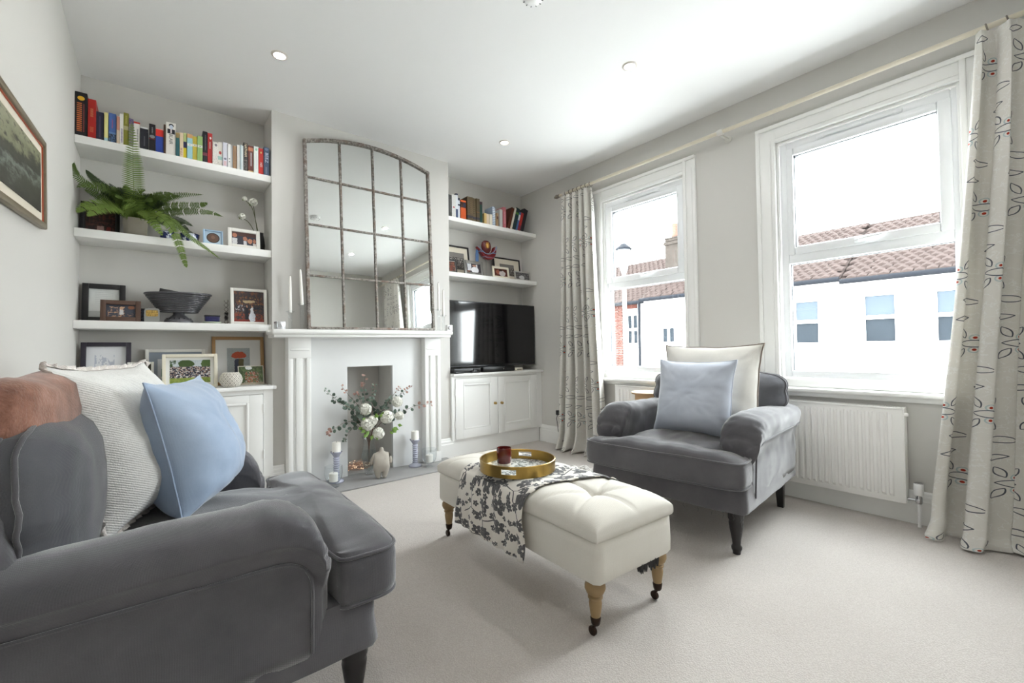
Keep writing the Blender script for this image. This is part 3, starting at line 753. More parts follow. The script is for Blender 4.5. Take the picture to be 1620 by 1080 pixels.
# ---------------------------------------------------------------- patterned throw over the ottoman
def blossom_mat(name, bg, ink, sc=1.0, thin=.010):
    t = NT(name); uv = t.co('UV'); t.p(rough=.9, spec=.15, sheen=.2)
    nvec = t.n('ShaderNodeVectorMath', operation='ADD'); t.l(uv, nvec.inputs[0])
    nq = t.n('ShaderNodeTexNoise'); nq.inputs['Scale'].default_value = 9 * sc; t.l(uv, nq.inputs['Vector'])
    sub = t.n('ShaderNodeVectorMath', operation='SCALE'); sub.inputs['Scale'].default_value = .022 / sc; t.l(nq.outputs['Color'], sub.inputs[0]); t.l(sub.outputs[0], nvec.inputs[1])
    def flowers(scale, rad, seedo):
        mp = t.n('ShaderNodeMapping'); mp.inputs['Location'].default_value = (seedo, seedo * 1.7, 0); t.l(uv, mp.inputs['Vector'])
        v = t.n('ShaderNodeTexVoronoi'); v.voronoi_dimensions = '2D'; v.inputs['Scale'].default_value = scale * sc; v.inputs['Randomness'].default_value = .85; t.l(mp.outputs[0], v.inputs['Vector'])
        d = t.n('ShaderNodeVectorMath', operation='SUBTRACT'); t.l(mp.outputs[0], d.inputs[0]); t.l(v.outputs['Position'], d.inputs[1]); q = t.sep(d.outputs[0])
        sc2 = t.n('ShaderNodeVectorMath', operation='SCALE'); sc2.inputs['Scale'].default_value = 1.0
        an = t.mth('ARCTAN2', q[1], q[0]); rr = t.mth('SQRT', t.mth('ADD', t.mth('MULTIPLY', q[0], q[0]), t.mth('MULTIPLY', q[1], q[1])))
        cs = t.sep(v.outputs['Color']); pet = t.mth('ADD', .62, t.mth('MULTIPLY', t.mth('ABSOLUTE', t.mth('COSINE', t.mth('ADD', t.mth('MULTIPLY', an, 2.5), t.mth('MULTIPLY', cs[1], 6.0)))), .5))
        lim = t.mth('MULTIPLY', t.mth('MULTIPLY', pet, rad / sc), t.mth('ADD', .55, t.mth('MULTIPLY', cs[0], .75)))
        on_ = t.mth('LESS_THAN', rr, lim); hole = t.mth('GREATER_THAN', rr, t.mth('MULTIPLY', lim, .16))
        return t.mth('MULTIPLY', t.mth('MULTIPLY', on_, hole), t.mth('GREATER_THAN', cs[2], .22))
    f = flowers(13, .030, 0.3); f = t.mth('MAXIMUM', f, flowers(21, .016, 3.1))
    v2 = t.n('ShaderNodeTexVoronoi'); v2.voronoi_dimensions = '2D'; v2.feature = 'DISTANCE_TO_EDGE'; v2.inputs['Scale'].default_value = 6.5 * sc; t.l(nvec.outputs[0], v2.inputs['Vector'])
    br = t.mth('MULTIPLY', t.mth('LESS_THAN', v2.outputs['Distance'], thin * 1.9), t.mth('GREATER_THAN', t.noise(5 * sc, uv, 2), .44))
    f = t.mth('MAXIMUM', f, br); mot = t.noise(120 * sc, uv, 2)
    c = t.mix(t.mth('MULTIPLY', f, t.mth('ADD', .72, t.mth('MULTIPLY', mot, .4)), clamp=True), bg, ink); t.base(c)
    t.bump(t.noise(500, uv, 2), .25, .001); return t.m
m_throw = blossom_mat('blossom printed throw', rgb(226, 221, 212), rgb(72, 72, 76))
# runs across the ottoman: hangs deep on the sofa side, lies over the lid, slips a little over the far side
def throw():
    nv, nu = 44, 84; v = []; uvs = []
    s0, s1 = -.30, .50     # across coordinate (arc length); 0 at left lid edge
    for i in range(nu + 1):
        s = s0 + (s1 - s0) * i / nu
        for j in range(nv + 1):
            q = j / nv; yl = -.20 + (.30 - -.20) * q         # along the ottoman, near end to far end
            skew = -.10 * max(0, s) / .42 * (1 - q) * 0 ; y = yl + .02 * math.sin(s * 9) * (1 - q) - .085 * max(0, min(1, s / .40)) * (1 - q) + .02 * nz(s * 5, q * 2, 1)
            if s < 0:
                dn = -s; hang = 1 + (.14 * math.exp(-((q - .0) / .08) ** 2))
                fold = .010 * math.sin(q * 19 + 1) * min(1, dn / .12) + .008 * nz(q * 6, dn * 5, 4)
                x = -hx - .014 - abs(fold) * 1.1 - .012 * min(1, dn / .1); z = .398 - dn * .80 * (1 + .0 * hang)
                if dn < .03: t_ = dn / .03; x = -hx - .001 - .013 * t_; z = .404 - .012 * t_ * t_
                y += .008 * math.sin(dn * 18 + q * 4)
            elif s < OW:
                x = -hx + s; z = max(lidz(x, max(-hy, min(hy, y))), .400 + .022 * min(1, math.sin(math.pi * s / OW) * 2.2)) + .004 + .0035 * max(0, nz(s * 9, y * 9, 8)) + .004 * math.exp(-((q) / .06) ** 2)
            else:
                dn = s - OW; x = hx + .010 + .003 * math.sin(q * 15); z = .402 - dn
            v.append((x, y, z)); uvs.append((s, yl))
    f = [(i * (nv + 1) + j, (i + 1) * (nv + 1) + j, (i + 1) * (nv + 1) + j + 1, i * (nv + 1) + j + 1) for i in range(nu) for j in range(nv)]
    m = MB().add(v, f); o = m.obj('printed_throw', m_throw, None, 1.5, loc=t.location, rot=t.rotation_euler); set_uv(o, uvs)
    sm = o.modifiers.new('thickness', 'SOLIDIFY'); sm.thickness = .003; sm.offset = 1
    return tag(o, 'cream throw printed with dark grey blossom branches over the ottoman', 'throw')
throw()

# ---------------------------------------------------------------- tray and mug
m_gold = M('brushed gold', rgb(172, 142, 78), .3, .12, 20, .06, 200, metal=1.0)
def arc(m, r0, r1, z0, z1, a0, a1, n):
    for k in range(n):
        a = a0 + (a1 - a0) * k / n; b = a0 + (a1 - a0) * (k + 1) / n
        v = [(r * math.cos(q), r * math.sin(q), z) for z in (z0, z1) for r in (r0, r1) for q in (a, b)]
        m.add(v, [(0, 1, 3, 2), (4, 6, 7, 5), (0, 4, 5, 1), (2, 3, 7, 6)] + ([(0, 2, 6, 4)] if k == 0 else []) + ([(1, 5, 7, 3)] if k == n - 1 else []))
tr = thing('serving_tray', 'round gold tray with cut-out handles on the ottoman', 'tray', (1.672, -1.955, .4350), (0, 0, R(37)))
TRR = .174
m = MB(); sl = R(11)
arc(m, TRR - .005, TRR, 0, .048, sl, math.pi - sl, 40); arc(m, TRR - .005, TRR, 0, .048, math.pi + sl, 2 * math.pi - sl, 40)
for c in (0, math.pi):
    arc(m, TRR - .005, TRR, 0, .016, c - sl, c + sl, 6); arc(m, TRR - .005, TRR, .038, .048, c - sl, c + sl, 6)
m.lathe([(TRR - .006, .047), (TRR - .0055, .0495), (TRR - .002, .051), (TRR + .001, .0495), (TRR + .001, .047)], 80); m.obj('rim', m_gold, tr, .5)
m = MB(); m.lathe([(0, .004), (TRR - .005, .004), (TRR - .005, 0), (0, 0)], 72); o = m.obj('base', blossom_mat('blossom printed tray glass', rgb(214, 218, 214), rgb(92, 100, 98), 2.4), tr, .5)
set_uv(o, [(p[0], p[1]) for p in m.v]); o.data.materials[0].node_tree.nodes['Principled BSDF'].inputs['Roughness'].default_value = .12
mg = thing('tumbler_cup', 'oxblood red glazed cup with cream foot standing on the tray', 'cup', (1.648, -1.885, .4395))
m_ox = M('oxblood glaze', rgb(98, 28, 26), .18, .3, 40, coat=.5)
MB().lathe([(.031, .012), (.034, .016), (.0355, .06), (.035, .083), (.0325, .084), (.031, .06), (.029, .018), (0, .016)], 32).obj('body', m_ox, mg, .9)
MB().lathe([(0, .014), (.0305, .014), (.033, .011), (.031, .001), (.026, 0), (0, 0)], 32).obj('foot', M('cream stoneware', rgb(214, 200, 182), .6, .08, 40), mg, .9)
# ================================================================ arched window mirror
def rust_metal():
    t = NT('distressed iron frame'); co = t.co(); n = t.noise(55, co, 5, .7); n2 = t.noise(14, co, 3)
    c = t.ramp(n, [(.32, rgb(84, 76, 70)), (.5, rgb(138, 132, 126)), (.64, rgb(176, 172, 166)), (.72, rgb(206, 198, 190))]); t.base(t.mix(t.step(n2, .5, .75), c, rgb(120, 96, 82)))
    t.p(rough=.65, metal=.25); t.bump(n, .4, .003); return t.m
m_iron = rust_metal()
tn = NT('mirror glass'); tn.p(rough=.015, metal=1.0); tn.base(rgb(232, 234, 232)); m_mirror = tn.m
t = thing('arched_mirror', 'tall arched window-style mirror of sixteen panes on the mantel', 'mirror', (1.757, -.084, 1.1605), (R(-2.5), R(-.45), 0))
MX0, MX1 = -.514, .514; MH = 1.415
def arch(x): return MH + .092 * (1 - (x / .514) ** 2)
vx = [MX0, -.258, .006, .256, MX1]; hz = [0.0, .400, .786, 1.146]
m = MB()
for xx in (MX0, MX1): m.rbox(xx - .011, xx + .011, -.028, 0, 0, MH + .004, .003)
m.rbox(MX0 + .011, MX1 - .011, -.028, 0, 0, .018, .003)
n = 36
outer = [(MX0 - .011 + (MX1 - MX0 + .022) * i / n) for i in range(n + 1)]
v = []; f = []
for x in outer:
    z = arch(max(-.514, min(.514, x))); v += [(x, -.028, z - .010), (x, 0, z - .010), (x, 0, z + .012), (x, -.028, z + .012)]
for i in range(n):
    for k in range(4): f.append((4 * i + k, 4 * i + (k + 1) % 4, 4 * i + 4 + (k + 1) % 4, 4 * i + 4 + k))
f += [(0, 1, 2, 3), (4 * n + 3, 4 * n + 2, 4 * n + 1, 4 * n)]
m.add(v, f)
m.obj('outer_frame', m_iron, t, .6)
for xx in vx[1:4]:
    MB().rbox(xx - .008, xx + .008, -.026, -.004, .018, arch(xx) - .008, .004).obj('glazing_bar', m_iron, t, .6)
for zz in hz[1:]:
    for k in range(4): MB().rbox(vx[k] + .009, vx[k + 1] - .009, -.025, -.005, zz - .007, zz + .007, .004).obj('glazing_bar', m_iron, t, .6)
for i in range(4):
    for j in range(4):
        x0, x1 = vx[i] + .004, vx[i + 1] - .004; z0 = hz[j] + .004
        m = MB()
        if j < 3: m.box(x0, x1, -.012, -.006, z0, hz[j + 1] - .004)
        else:
            poly = [(x0, z0), (x1, z0)] + [(x1 + (x0 - x1) * k / 8, arch(x1 + (x0 - x1) * k / 8) - .006) for k in range(9)]
            m.prism(poly, -.012, -.006, 'xzy')
        m.obj('mirror_pane', m_mirror, t)

# ================================================================ mantel candlesticks
m_wax = M('white candle wax', rgb(244, 242, 236), .45, .01, 20)
m_wick = M('burnt wick', rgb(40, 36, 34), .9)
def taper(label, x, y, zb, hs, hc, lean=0.0):
    t = thing('glass_candlestick', label, 'candlestick', (x, y, zb))
    MB().lathe([(0, 0), (.030, 0), (.031, .004), (.018, .009), (.012, .014), (.0125, hs - .03), (.016, hs - .022), (.028, hs - .012), (.029, hs - .009), (.013, hs - .010), (.012, hs), (.0105, hs), (.0105, hs - .018), (0, hs - .018)], 20).obj('stem', m_glass, t, .9)
    m = MB(); m.lathe([(0, 0), (.0105, 0), (.0112, .012), (.0110, hc * .3), (.0085, hc * .85), (.0055, hc - .006), (.002, hc), (0, hc)], 16, TR(0, 0, hs - .017, ry=lean)); c = m.obj('candle', m_wax, t, .9)
    MB().tube([(lean * hc, 0, hs - .018 + hc), (lean * hc + .001, 0, hs - .018 + hc + .007)], .0008, 5).obj('wick', m_wick, c)
ZM = 1.1565
taper('shorter of two clear glass candlesticks with white tapers left of the mirror', 1.112, -.12, 1.149, .140, .262)
taper('taller of two clear glass candlesticks with white tapers left of the mirror', 1.189, -.125, 1.149, .196, .258, R(-2.5))
taper('taller of two clear glass candlesticks with white tapers right of the mirror', 2.293, -.152, 1.160, .196, .245)
taper('shorter of two clear glass candlesticks with white tapers right of the mirror', 2.356, -.125, 1.1605, .150, .235)
m_silver = M('mottled mercury silver', rgb(190, 190, 192), .25, .35, 90, .5, 90, .003, metal=.8)
t = thing('tealight_holder', 'silver crackled square tealight holder at the left end of the mantel', 'tealight holder', (1.040, -.14, 1.148), (0, 0, R(8)))
m = MB(); m.rbox(-.028, .028, -.028, .028, 0, .008, .002)
for q in ((-.028, -.023, -.028, .028), (.023, .028, -.028, .028), (-.023, .023, -.028, -.023), (-.023, .023, .023, .028)): m.rbox(q[0], q[1], q[2], q[3], .006, .055, .001)
m.obj('body', m_silver, t, .5); MB().lathe([(0, .008), (.018, .008), (.018, .03), (0, .03)], 16).obj('candle', m_wax, t, .8)
t = thing('tealight_holder', 'small white block tealight with silver disc at the right end of the mantel', 'tealight holder', (2.385, -.17, 1.1608), (0, 0, R(-6)))
MB().rbox(-.026, .026, -.022, .022, 0, .052, .003).obj('body', m_white, t, .6); MB().lathe([(0, .004), (.014, .004), (.017, .002), (.017, 0), (0, 0)], 18, TR(-.004, -.022, .026, rx=R(90))).obj('disc', m_silver, t, .7)

# ================================================================ television and boxes
ts = NT('glossy black screen'); ts.p(rough=.07, spec=.6); ts.base(rgb(16, 16, 19)); m_screen = ts.m
t = thing('television', 'large black flat-screen television on the right cupboard', 'television', (3.055, .055, .773))
MB().rbox(-.552, .552, -.005, .028, .055, .695, .004).obj('casing', m_dark, t, .6)
MB().box(-.543, .543, -.0065, -.0045, .073, .686).obj('screen', m_screen, t)
MB().rbox(-.552, .552, -.009, -.004, .053, .068, .002).obj('lower_bezel', M('black satin bezel', rgb(38, 38, 41), .3), t, .6)
m = MB(); m.rbox(-.20, .20, -.045, .10, 0, .012, .004); m.rbox(-.06, .06, .03, .05, .01, .12, .004); m.rbox(-.22, .22, .028, .07, .16, .50, .02); m.obj('stand', m_dark, t, .6)
t = thing('set_top_box', 'black media box lying left below the television screen', 'media box', (2.66, -.005, .773), (0, 0, R(0)))
MB().rbox(-.152, .150, -.045, .04, .002, .044, .004).obj('body', m_dark, t, .6); MB().box(-.145, .14, -.0465, -.0445, .034, .040).obj('trim_strip', M('gloss grey strip', rgb(96, 98, 102), .15), t)
t = thing('sound_bar', 'long low black soundbar below the middle of the television', 'soundbar', (3.025, -.032, .773))
MB().rbox(-.20, .20, -.035, .03, .0, .056, .012).obj('body', m_dark, t, .7); MB().lathe([(0, .003), (.006, .003), (.007, 0), (0, 0)], 14, TR(.05, -.035, .028, rx=R(90))).obj('button', m_chrome, t, .7)
for lab, x, y, rz in (('black remote control lying at the left front of the television cupboard', 2.565, -.052, 8), ('small black game controller in front of the media box under the television', 2.74, -.058, -5)):
    if 'remote' in lab:
        t = thing('remote_control', lab, 'remote control', (x, y, .7725), (0, 0, R(90 + rz) if False else R(rz))); MB().rbox(-.055, .055, -.008, .02, 0, .017, .005).obj('body', m_dark, t, .7)
        m = MB()
        for k in range(5): m.lathe([(0, .003), (.004, .003), (.004, 0), (0, 0)], 8, TR(-.04 + .018 * k, .006, .0165))
        m.obj('buttons', M('grey rubber buttons', rgb(96, 96, 98), .6), t)
    else:
        t = thing('game_controller', lab, 'controller', (x, y, .7725), (0, 0, R(rz)))
        m = MB(); m.puffy(dense(round_poly([(-.05, -.01), (-.03, .012), (.03, .012), (.05, -.01), (.045, -.016), (.02, -.002), (-.02, -.002), (-.045, -.016)], .006, 4), .006), (0, .004), [(0, .03), (.6, .028), (.9, .022), (1, .012), (.9, .002), (0, 0)]); m.obj('body', m_dark, t, 1.2)
        for sx in (-1, 1): MB().lathe([(0, .012), (.006, .011), (.007, .008), (.003, .006), (.003, 0), (0, 0)], 10, TR(sx * .018, .004, .026)).obj('thumbstick', m_dark, t, .8)
t = thing('router_box', 'small cream plastic block on the cupboard under the right side of the television', 'box', (3.292, -.035, .7725)); MB().rbox(-.05, .05, -.018, .018, 0, .03, .008).obj('body', M('cream plastic', rgb(222, 216, 200), .4), t, .7); MB().box(-.03, .03, -.0185, -.0175, .008, .014).obj('vent', m_dark, t)

# ================================================================ curtain pole and curtains
m_pole = M('ivory lacquered pole', rgb(216, 208, 190), .3, .05, 20)
m_antq = M('antiqued pole end', rgb(124, 116, 106), .45, .25, 60)
t = thing('curtain_pole', 'ivory curtain pole running above both windows', 'curtain pole', (3.53, -2.06, 2.536))
MB().tube([(0, 2.06 - .44, 0), (0, -2.18, 0)], .0135, 18).obj('pole', m_pole, t, .8)
MB().lathe([(0, 0), (.016, 0), (.018, .008), (.013, .014), (.018, .022), (.021, .04), (.017, .055), (.009, .063), (.011, .07), (0, .078)], 18, TR(0, 1.62, 0, rx=R(-90))).obj('finial', m_antq, t, .9)
for yy in (0, 1.55):
    m = MB(); m.tube([(.098, yy - .012, -.03), (.05, yy - .006, -.024), (.02, yy, -.012)], [.012, .010, .010], 12); m.lathe([(0, .010), (.018, .010), (.026, .004), (.026, 0), (0, 0)], 20, TR(.098, yy - .012, -.03, ry=R(-90))); m.lathe([(.0138, -.02), (.019, -.02), (.021, 0), (.019, .02), (.0138, .02)], 18, TR(0, yy, 0, rx=R(90))); m.obj('bracket', M('pale pole bracket', rgb(214, 212, 206), .35), t, .9)

def curtain_mat():
    # linen printed with outlined leaves set round red dots in pale blue rings
    t = NT('leaf embroidered linen'); uv = t.co('UV'); t.p(rough=.9, spec=.15, sheen=.15); x = t.sep(uv); cw, ch = .215, .335
    row = t.mth('FLOOR', t.mth('DIVIDE', x[1], ch)); sh = t.mth('MULTIPLY', t.mth('FLOORED_MODULO', row, 2.0), .5)
    u = t.mth('MULTIPLY', t.mth('SUBTRACT', t.mth('FRACT', t.mth('ADD', t.mth('DIVIDE', x[0], cw), sh)), .5), cw)
    v = t.mth('MULTIPLY', t.mth('SUBTRACT', t.mth('FRACT', t.mth('DIVIDE', x[1], ch)), .5), ch)
    def leaf(cx, cy, a, b, ang, th):
        du = t.mth('SUBTRACT', u, cx); dv = t.mth('SUBTRACT', v, cy); ca, sa = math.cos(ang), math.sin(ang)
        p = t.mth('ADD', t.mth('MULTIPLY', du, ca), t.mth('MULTIPLY', dv, sa)); q = t.mth('SUBTRACT', t.mth('MULTIPLY', dv, ca), t.mth('MULTIPLY', du, sa))
        # lens outline: |q| against b*(1-(p/a)^2)
        e = t.mth('MULTIPLY', t.mth('SUBTRACT', 1.0, t.mth('POWER', t.mth('DIVIDE', p, a), 2.0)), b)
        d = t.mth('ABSOLUTE', t.mth('SUBTRACT', t.mth('ABSOLUTE', q), e))
        return t.mth('MULTIPLY', t.mth('LESS_THAN', d, th), t.mth('LESS_THAN', t.mth('ABSOLUTE', p), a * 1.02))
    lf = None
    for c in ((-.001, .0, .046, .017, 0.05), (.040, .052, .028, .012, 1.0), (-.040, .048, .028, .012, 2.1), (.036, -.052, .028, .012, -1.0), (-.038, -.054, .028, .012, -2.05), (.070, .125, .046, .015, .1), (-.060, -.125, .040, .013, -.15)):
        l = leaf(*c, .0021); lf = l if lf is None else t.mth('MAXIMUM', lf, l)
    def dot(cx, cy, r0, r1):
        du = t.mth('SUBTRACT', u, cx); dv = t.mth('SUBTRACT', v, cy); d = t.mth('SQRT', t.mth('ADD', t.mth('MULTIPLY', du, du), t.mth('MULTIPLY', dv, dv)))
        return t.mth('LESS_THAN', d, r0), t.mth('LESS_THAN', t.mth('ABSOLUTE', t.mth('SUBTRACT', d, r1)), .0022)
    d1, r1 = dot(.0, .030, .0060, .014); d2, r2 = dot(.0, -.030, .0060, .014)
    dots = t.mth('MAXIMUM', d1, d2); rings = t.mth('MAXIMUM', r1, r2)
    scr = t.mth('LESS_THAN', t.mth('ABSOLUTE', t.mth('SUBTRACT', t.noise(22, uv, 3), .5)), .014)
    c = t.mix(t.noise(9, uv), rgb(216, 213, 206), rgb(228, 225, 219)); c = t.mix(t.mth('MULTIPLY', scr, .5), c, rgb(236, 236, 234)); c = t.mix(t.mth('MULTIPLY', rings, .6), c, rgb(150, 178, 184))
    c = t.mix(t.mth('MULTIPLY', lf, .92), c, rgb(62, 68, 82)); c = t.mix(dots, c, rgb(170, 62, 44)); t.base(c)
    t.bump(t.noise(420, uv, 2), .3, .0008)
    # thin cloth lets some window light through
    tr = t.n('ShaderNodeBsdfTranslucent'); t.l(c, tr.inputs[0]); mx = t.n('ShaderNodeMixShader'); mx.inputs[0].default_value = .16
    t.l(t.b.outputs[0], mx.inputs[1]); t.l(tr.outputs[0], mx.inputs[2]); t.l(mx.outputs[0], t.out.inputs[0]); return t.m
m_curt = curtain_mat()
def curtain(label, tops, bots, nf, seed, xp, ring_n, zt=2.492):
    t = thing('patterned_curtain', label, 'curtain', (xp, (tops[0] + tops[1]) / 2, 0), group='leaf patterned curtains'); yc = (tops[0] + tops[1]) / 2
    nu, nv = nf * 22, 70; v = []; uvs = []; cw = nf * .19
    ph = [random.uniform(-.35, .35) for _ in range(nf + 2)]; am = [random.uniform(.75, 1.2) for _ in range(nf + 2)]
    for i in range(nu + 1):
        u = i / nu; k = u * nf; a0 = int(k); fr = k - a0; p = ph[a0] + (ph[a0 + 1] - ph[a0]) * fr; A = am[a0] + (am[a0 + 1] - am[a0]) * fr
        for j in range(nv + 1):
            w = j / nv; z = zt * (1 - w)
            e = w ** 1.25; ya = tops[0] + (bots[0] - tops[0]) * e; yb = tops[1] + (bots[1] - tops[1]) * e
            sway = .02 * nz(u * 3, w * 2.2, seed)
            sn = math.sin(2 * math.pi * (k + p * (.3 + .7 * w)) )
            hd = max(0, 1 - w / .05)                                 # gathered heading
            amp = (.046 + .030 * w) * A * (1 - .45 * hd) + .012 * nz(u * 5, w * 3, seed + 2)
            sharp = math.copysign(abs(sn) ** .75, sn)
            x = -amp * sharp + .007 * math.sin(2 * math.pi * k * 3 + 1) * hd - .014 * hd
            y = ya + (yb - ya) * (u + .018 * math.sin(2 * math.pi * k * 2 + seed) * (1 - hd)) + sway * min(1, w * 3) * (1 if 0 < i < nu else .4)
            if w > .93:                                               # break and pool on the carpet
                q = (w - .93) / .07; x += -.055 * q ** 1.2 - .05 * q * max(0, nz(u * 6, q * 1.5, seed + 6)); z = zt * .07 * (1 - q) ** 1.4 + .014 * q * (1 + nz(u * 13, q * 3, seed + 8)); y += .03 * nz(u * 8, q * 2, seed + 4) * q
            v.append((x, y - yc, z)); uvs.append((u * cw, zt * w))
    f = [(i * (nv + 1) + j, (i + 1) * (nv + 1) + j, (i + 1) * (nv + 1) + j + 1, i * (nv + 1) + j + 1) for i in range(nu) for j in range(nv)]
    o = MB().add(v, f).obj('cloth', m_curt, t, 2.5); set_uv(o, uvs); sm = o.modifiers.new('thickness', 'SOLIDIFY'); sm.thickness = .0025
    rings = []
    for k in range(ring_n):
        yy = tops[0] + (tops[1] - tops[0]) * (k + .5) / ring_n - yc
        m = MB(); m.tube([(3.53 - xp + .021 * math.sin(2 * math.pi * q / 20), yy + .004 * math.cos(2 * math.pi * q / 20), 2.531 + .021 * math.cos(2 * math.pi * q / 20)) for q in range(20)], .0035, 8, closed=True); m.obj('curtain_ring', m_antq, t, 1.2)
    return t
curtain('leaf-patterned curtain hanging left of the far window', (-.50, -.87), (-.40, -.99), 5, 2, 3.515, 7)
curtain('leaf-patterned curtain with red dots at the right edge beside the near window', (-3.335, -3.88), (-3.115, -4.02), 6, 31, 3.485, 8)

# ================================================================ radiators
m_rad = M('white radiator enamel', rgb(238, 237, 234), .35, .01, 5)
def radiator(label, y0, y1, z0, z1, valve):
    t = thing('panel_radiator', label, 'radiator', (3.58, (y0 + y1) / 2, z0), group='panel radiators'); hl = abs(y1 - y0) / 2; h = z1 - z0
    n = int((2 * hl - .05) / .0333); ys = [-hl, -hl + .012]; st = -n * .0333 / 2
    m = MB(); prof = []
    for k in range(n):
        a = st + k * .0333
        prof += [(a + .004, 0), (a + .010, 1), (a + .023, 1), (a + .029, 0)]
    prof = [(-hl, 0)] + prof + [(hl, 0)]; L = []
    for z, k in ((0.0, 0), (.028, 0), (.045, 1), (h - .05, 1), (h - .03, 0), (h - .006, 0)):
        L.append([(-.041 - .010 * d * k, y, z) for y, d in prof])
    v = [p for l in L for p in l]; q = len(prof); f = [(i * q + j, i * q + j + 1, (i + 1) * q + j + 1, (i + 1) * q + j) for i in range(5) for j in range(q - 1)]
    m.add(v, f); m.obj('front_panel', m_rad, t, .5)
    MB().rbox(-.0425, -.034, -hl, hl, 0, h - .006, .003).obj('back_skin', m_rad, t, .6)
    m = MB(); m.rbox(-.046, -.040, -hl, hl, h - .012, h, .002); m.rbox(.03, .036, -hl, hl, h - .012, h, .002)
    k = int(2 * hl / .013)
    for i in range(k): yy = -hl + .006 + i * .013; m.box(-.041, .031, yy - .0028, yy + .0028, h - .005, h - .001)
    m.obj('top_grille', m_rad, t, .5)
    for s in (-1, 1): MB().rbox(-.044, .034, s * hl - .003, s * hl + .003, .004, h - .002, .003).obj('side_panel', m_rad, t, .6)
    MB().rbox(.012, .03, -hl + .01, hl - .01, .01, h - .02, .003).obj('rear_panel', m_rad, t, .6)
    for s in (-.6, .6): MB().rbox(.03, .048, s * hl - .015, s * hl + .015, .05, h - .05, .002).obj('wall_bracket', m_rad, t)
    MB().lathe([(0, .014), (.008, .014), (.010, .010), (.010, 0), (0, 0)], 14, TR(-.02, -hl - .003, h - .04, rx=R(90))).obj('bleed_plug', m_rad, t, .8)
    if valve:
        y = -hl - .05
        va = MB(); va.tube([(-.02, -hl, .025), (-.02, y, .025)], .008, 12); va.lathe([(0, -.012), (.013, -.012), (.015, -.006), (.015, .022), (.011, .027), (.011, .034), (0, .034)], 18, TR(-.02, y, .022)); va.rbox(-.032, -.008, y - .012, y + .012, .012, .034, .004); vo = va.obj('valve', m_chrome, t, .7)
        MB().lathe([(0, .054), (.018, .054), (.0205, .058), (.0215, .098), (.0205, .114), (.018, .118), (0, .118)], 24, TR(-.02, y, 0)).obj('valve_head', m_white, vo, .8)
        MB().lathe([(0, .119), (.0155, .119), (.019, .116), (.019, .110), (0, .110)], 24, TR(-.02, y, .0025)).obj('valve_cap', m_chrome, vo, .8)
        MB().tube([(-.02, y, .012), (-.02, y, -z0 + .001)], .0075, 12).obj('pipe', m_white, t, .8)
    return t
radiator('white panel radiator with chrome valve under the near window', -2.13, -3.012, .118, .640, True)
radiator('white panel radiator half hidden behind the armchair under the far window', -1.08, -1.70, .150, .664, False)

# ================================================================ small things by the windows
m_beech = M('pale beech', rgb(206, 170, 126), .45, .1, 14)
t = thing('round_side_table', 'small round beech side table tucked behind the armchair', 'table', (3.36, -1.53, 0))
MB().lathe([(0, .645), (.118, .645), (.124, .641), (.124, .632), (.120, .628), (0, .628)], 36).obj('table_top', m_beech, t, .8)
MB().lathe([(.095, .628), (.098, .628), (.098, .560), (.095, .560)], 32).obj('apron', m_beech, t, .6)
for k in range(3): a = R(90 + 120 * k); MB().tube([(.085 * math.cos(a), .085 * math.sin(a), .625), (.11 * math.cos(a), .11 * math.sin(a), 0)], [.014, .010], 12).obj('leg', m_beech, t, .8)
t = thing('junction_box', 'small white junction box on the near window sill by the curtain', 'box', (3.622, -3.188, .7195)); MB().rbox(-.012, .012, -.026, .026, 0, .042, .003).obj('body', m_white, t, .6); MB().lathe([(0, .002), (.003, .002), (.003, 0), (0, 0)], 10, TR(-.012, 0, .021, ry=R(-90))).obj('screw', m_dark, t)
t = thing('wall_socket', 'wall socket with a black plug beside the far curtain', 'socket', (W, -.300, .335)); MB().rbox(-.009, -.0005, -.043, .043, -.043, .043, .003).obj('plate', M('pale socket plate', rgb(214, 212, 208), .4), t, .6); MB().rbox(-.045, -.009, -.024, .024, -.028, .022, .008).obj('plug', m_dark, t, .7); MB().tube([(-.04, .0, -.02), (-.05, .004, -.06), (-.03, .008, -.14), (-.028, .004, -.2)], .003, 6).obj('cable', m_dark, t, 1)
def wool():
    t = NT('white curly wool'); co = t.co(); v = t.voronoi(34, co); t.base(t.mix(t.step(v, .1, .7), rgb(240, 237, 232), rgb(206, 202, 196))); t.p(rough=.95, sheen=.4); t.bump(t.mth('ADD', t.mth('MULTIPLY', v, -1), t.noise(90, co)), .9, .02); return t.m
m = MB(); ol = [(.17 * math.cos(2 * math.pi * k / 60) * (1 + .12 * math.sin(5 * 2 * math.pi * k / 60)), .12 * math.sin(2 * math.pi * k / 60)) for k in range(60)]
m.puffy(ol, (0, 0), lerp_prof([(0, .10), (.4, .097), (.7, .078), (.9, .045), (1, .02), (.96, .004), (0, .001)], 4), lambda p, rho, k, z: (p[0] + .012 * nz(p[0] * 30, p[1] * 30, z * 30), p[1] + .012 * nz(p[0] * 30, p[1] * 30, 5), max(.001, p[2] + (.018 * nz(p[0] * 24, p[1] * 24, 9) + .012 * nz(p[0] * 50, p[1] * 50, 2)) * (z > .03))))
o = m.obj('wool_throw', wool(), None, 2.5, loc=(2.82, -1.27, .0), rot=(0, 0, R(-30))); tag(o, 'crumpled white woolly throw on the carpet between curtain and armchair', 'throw')

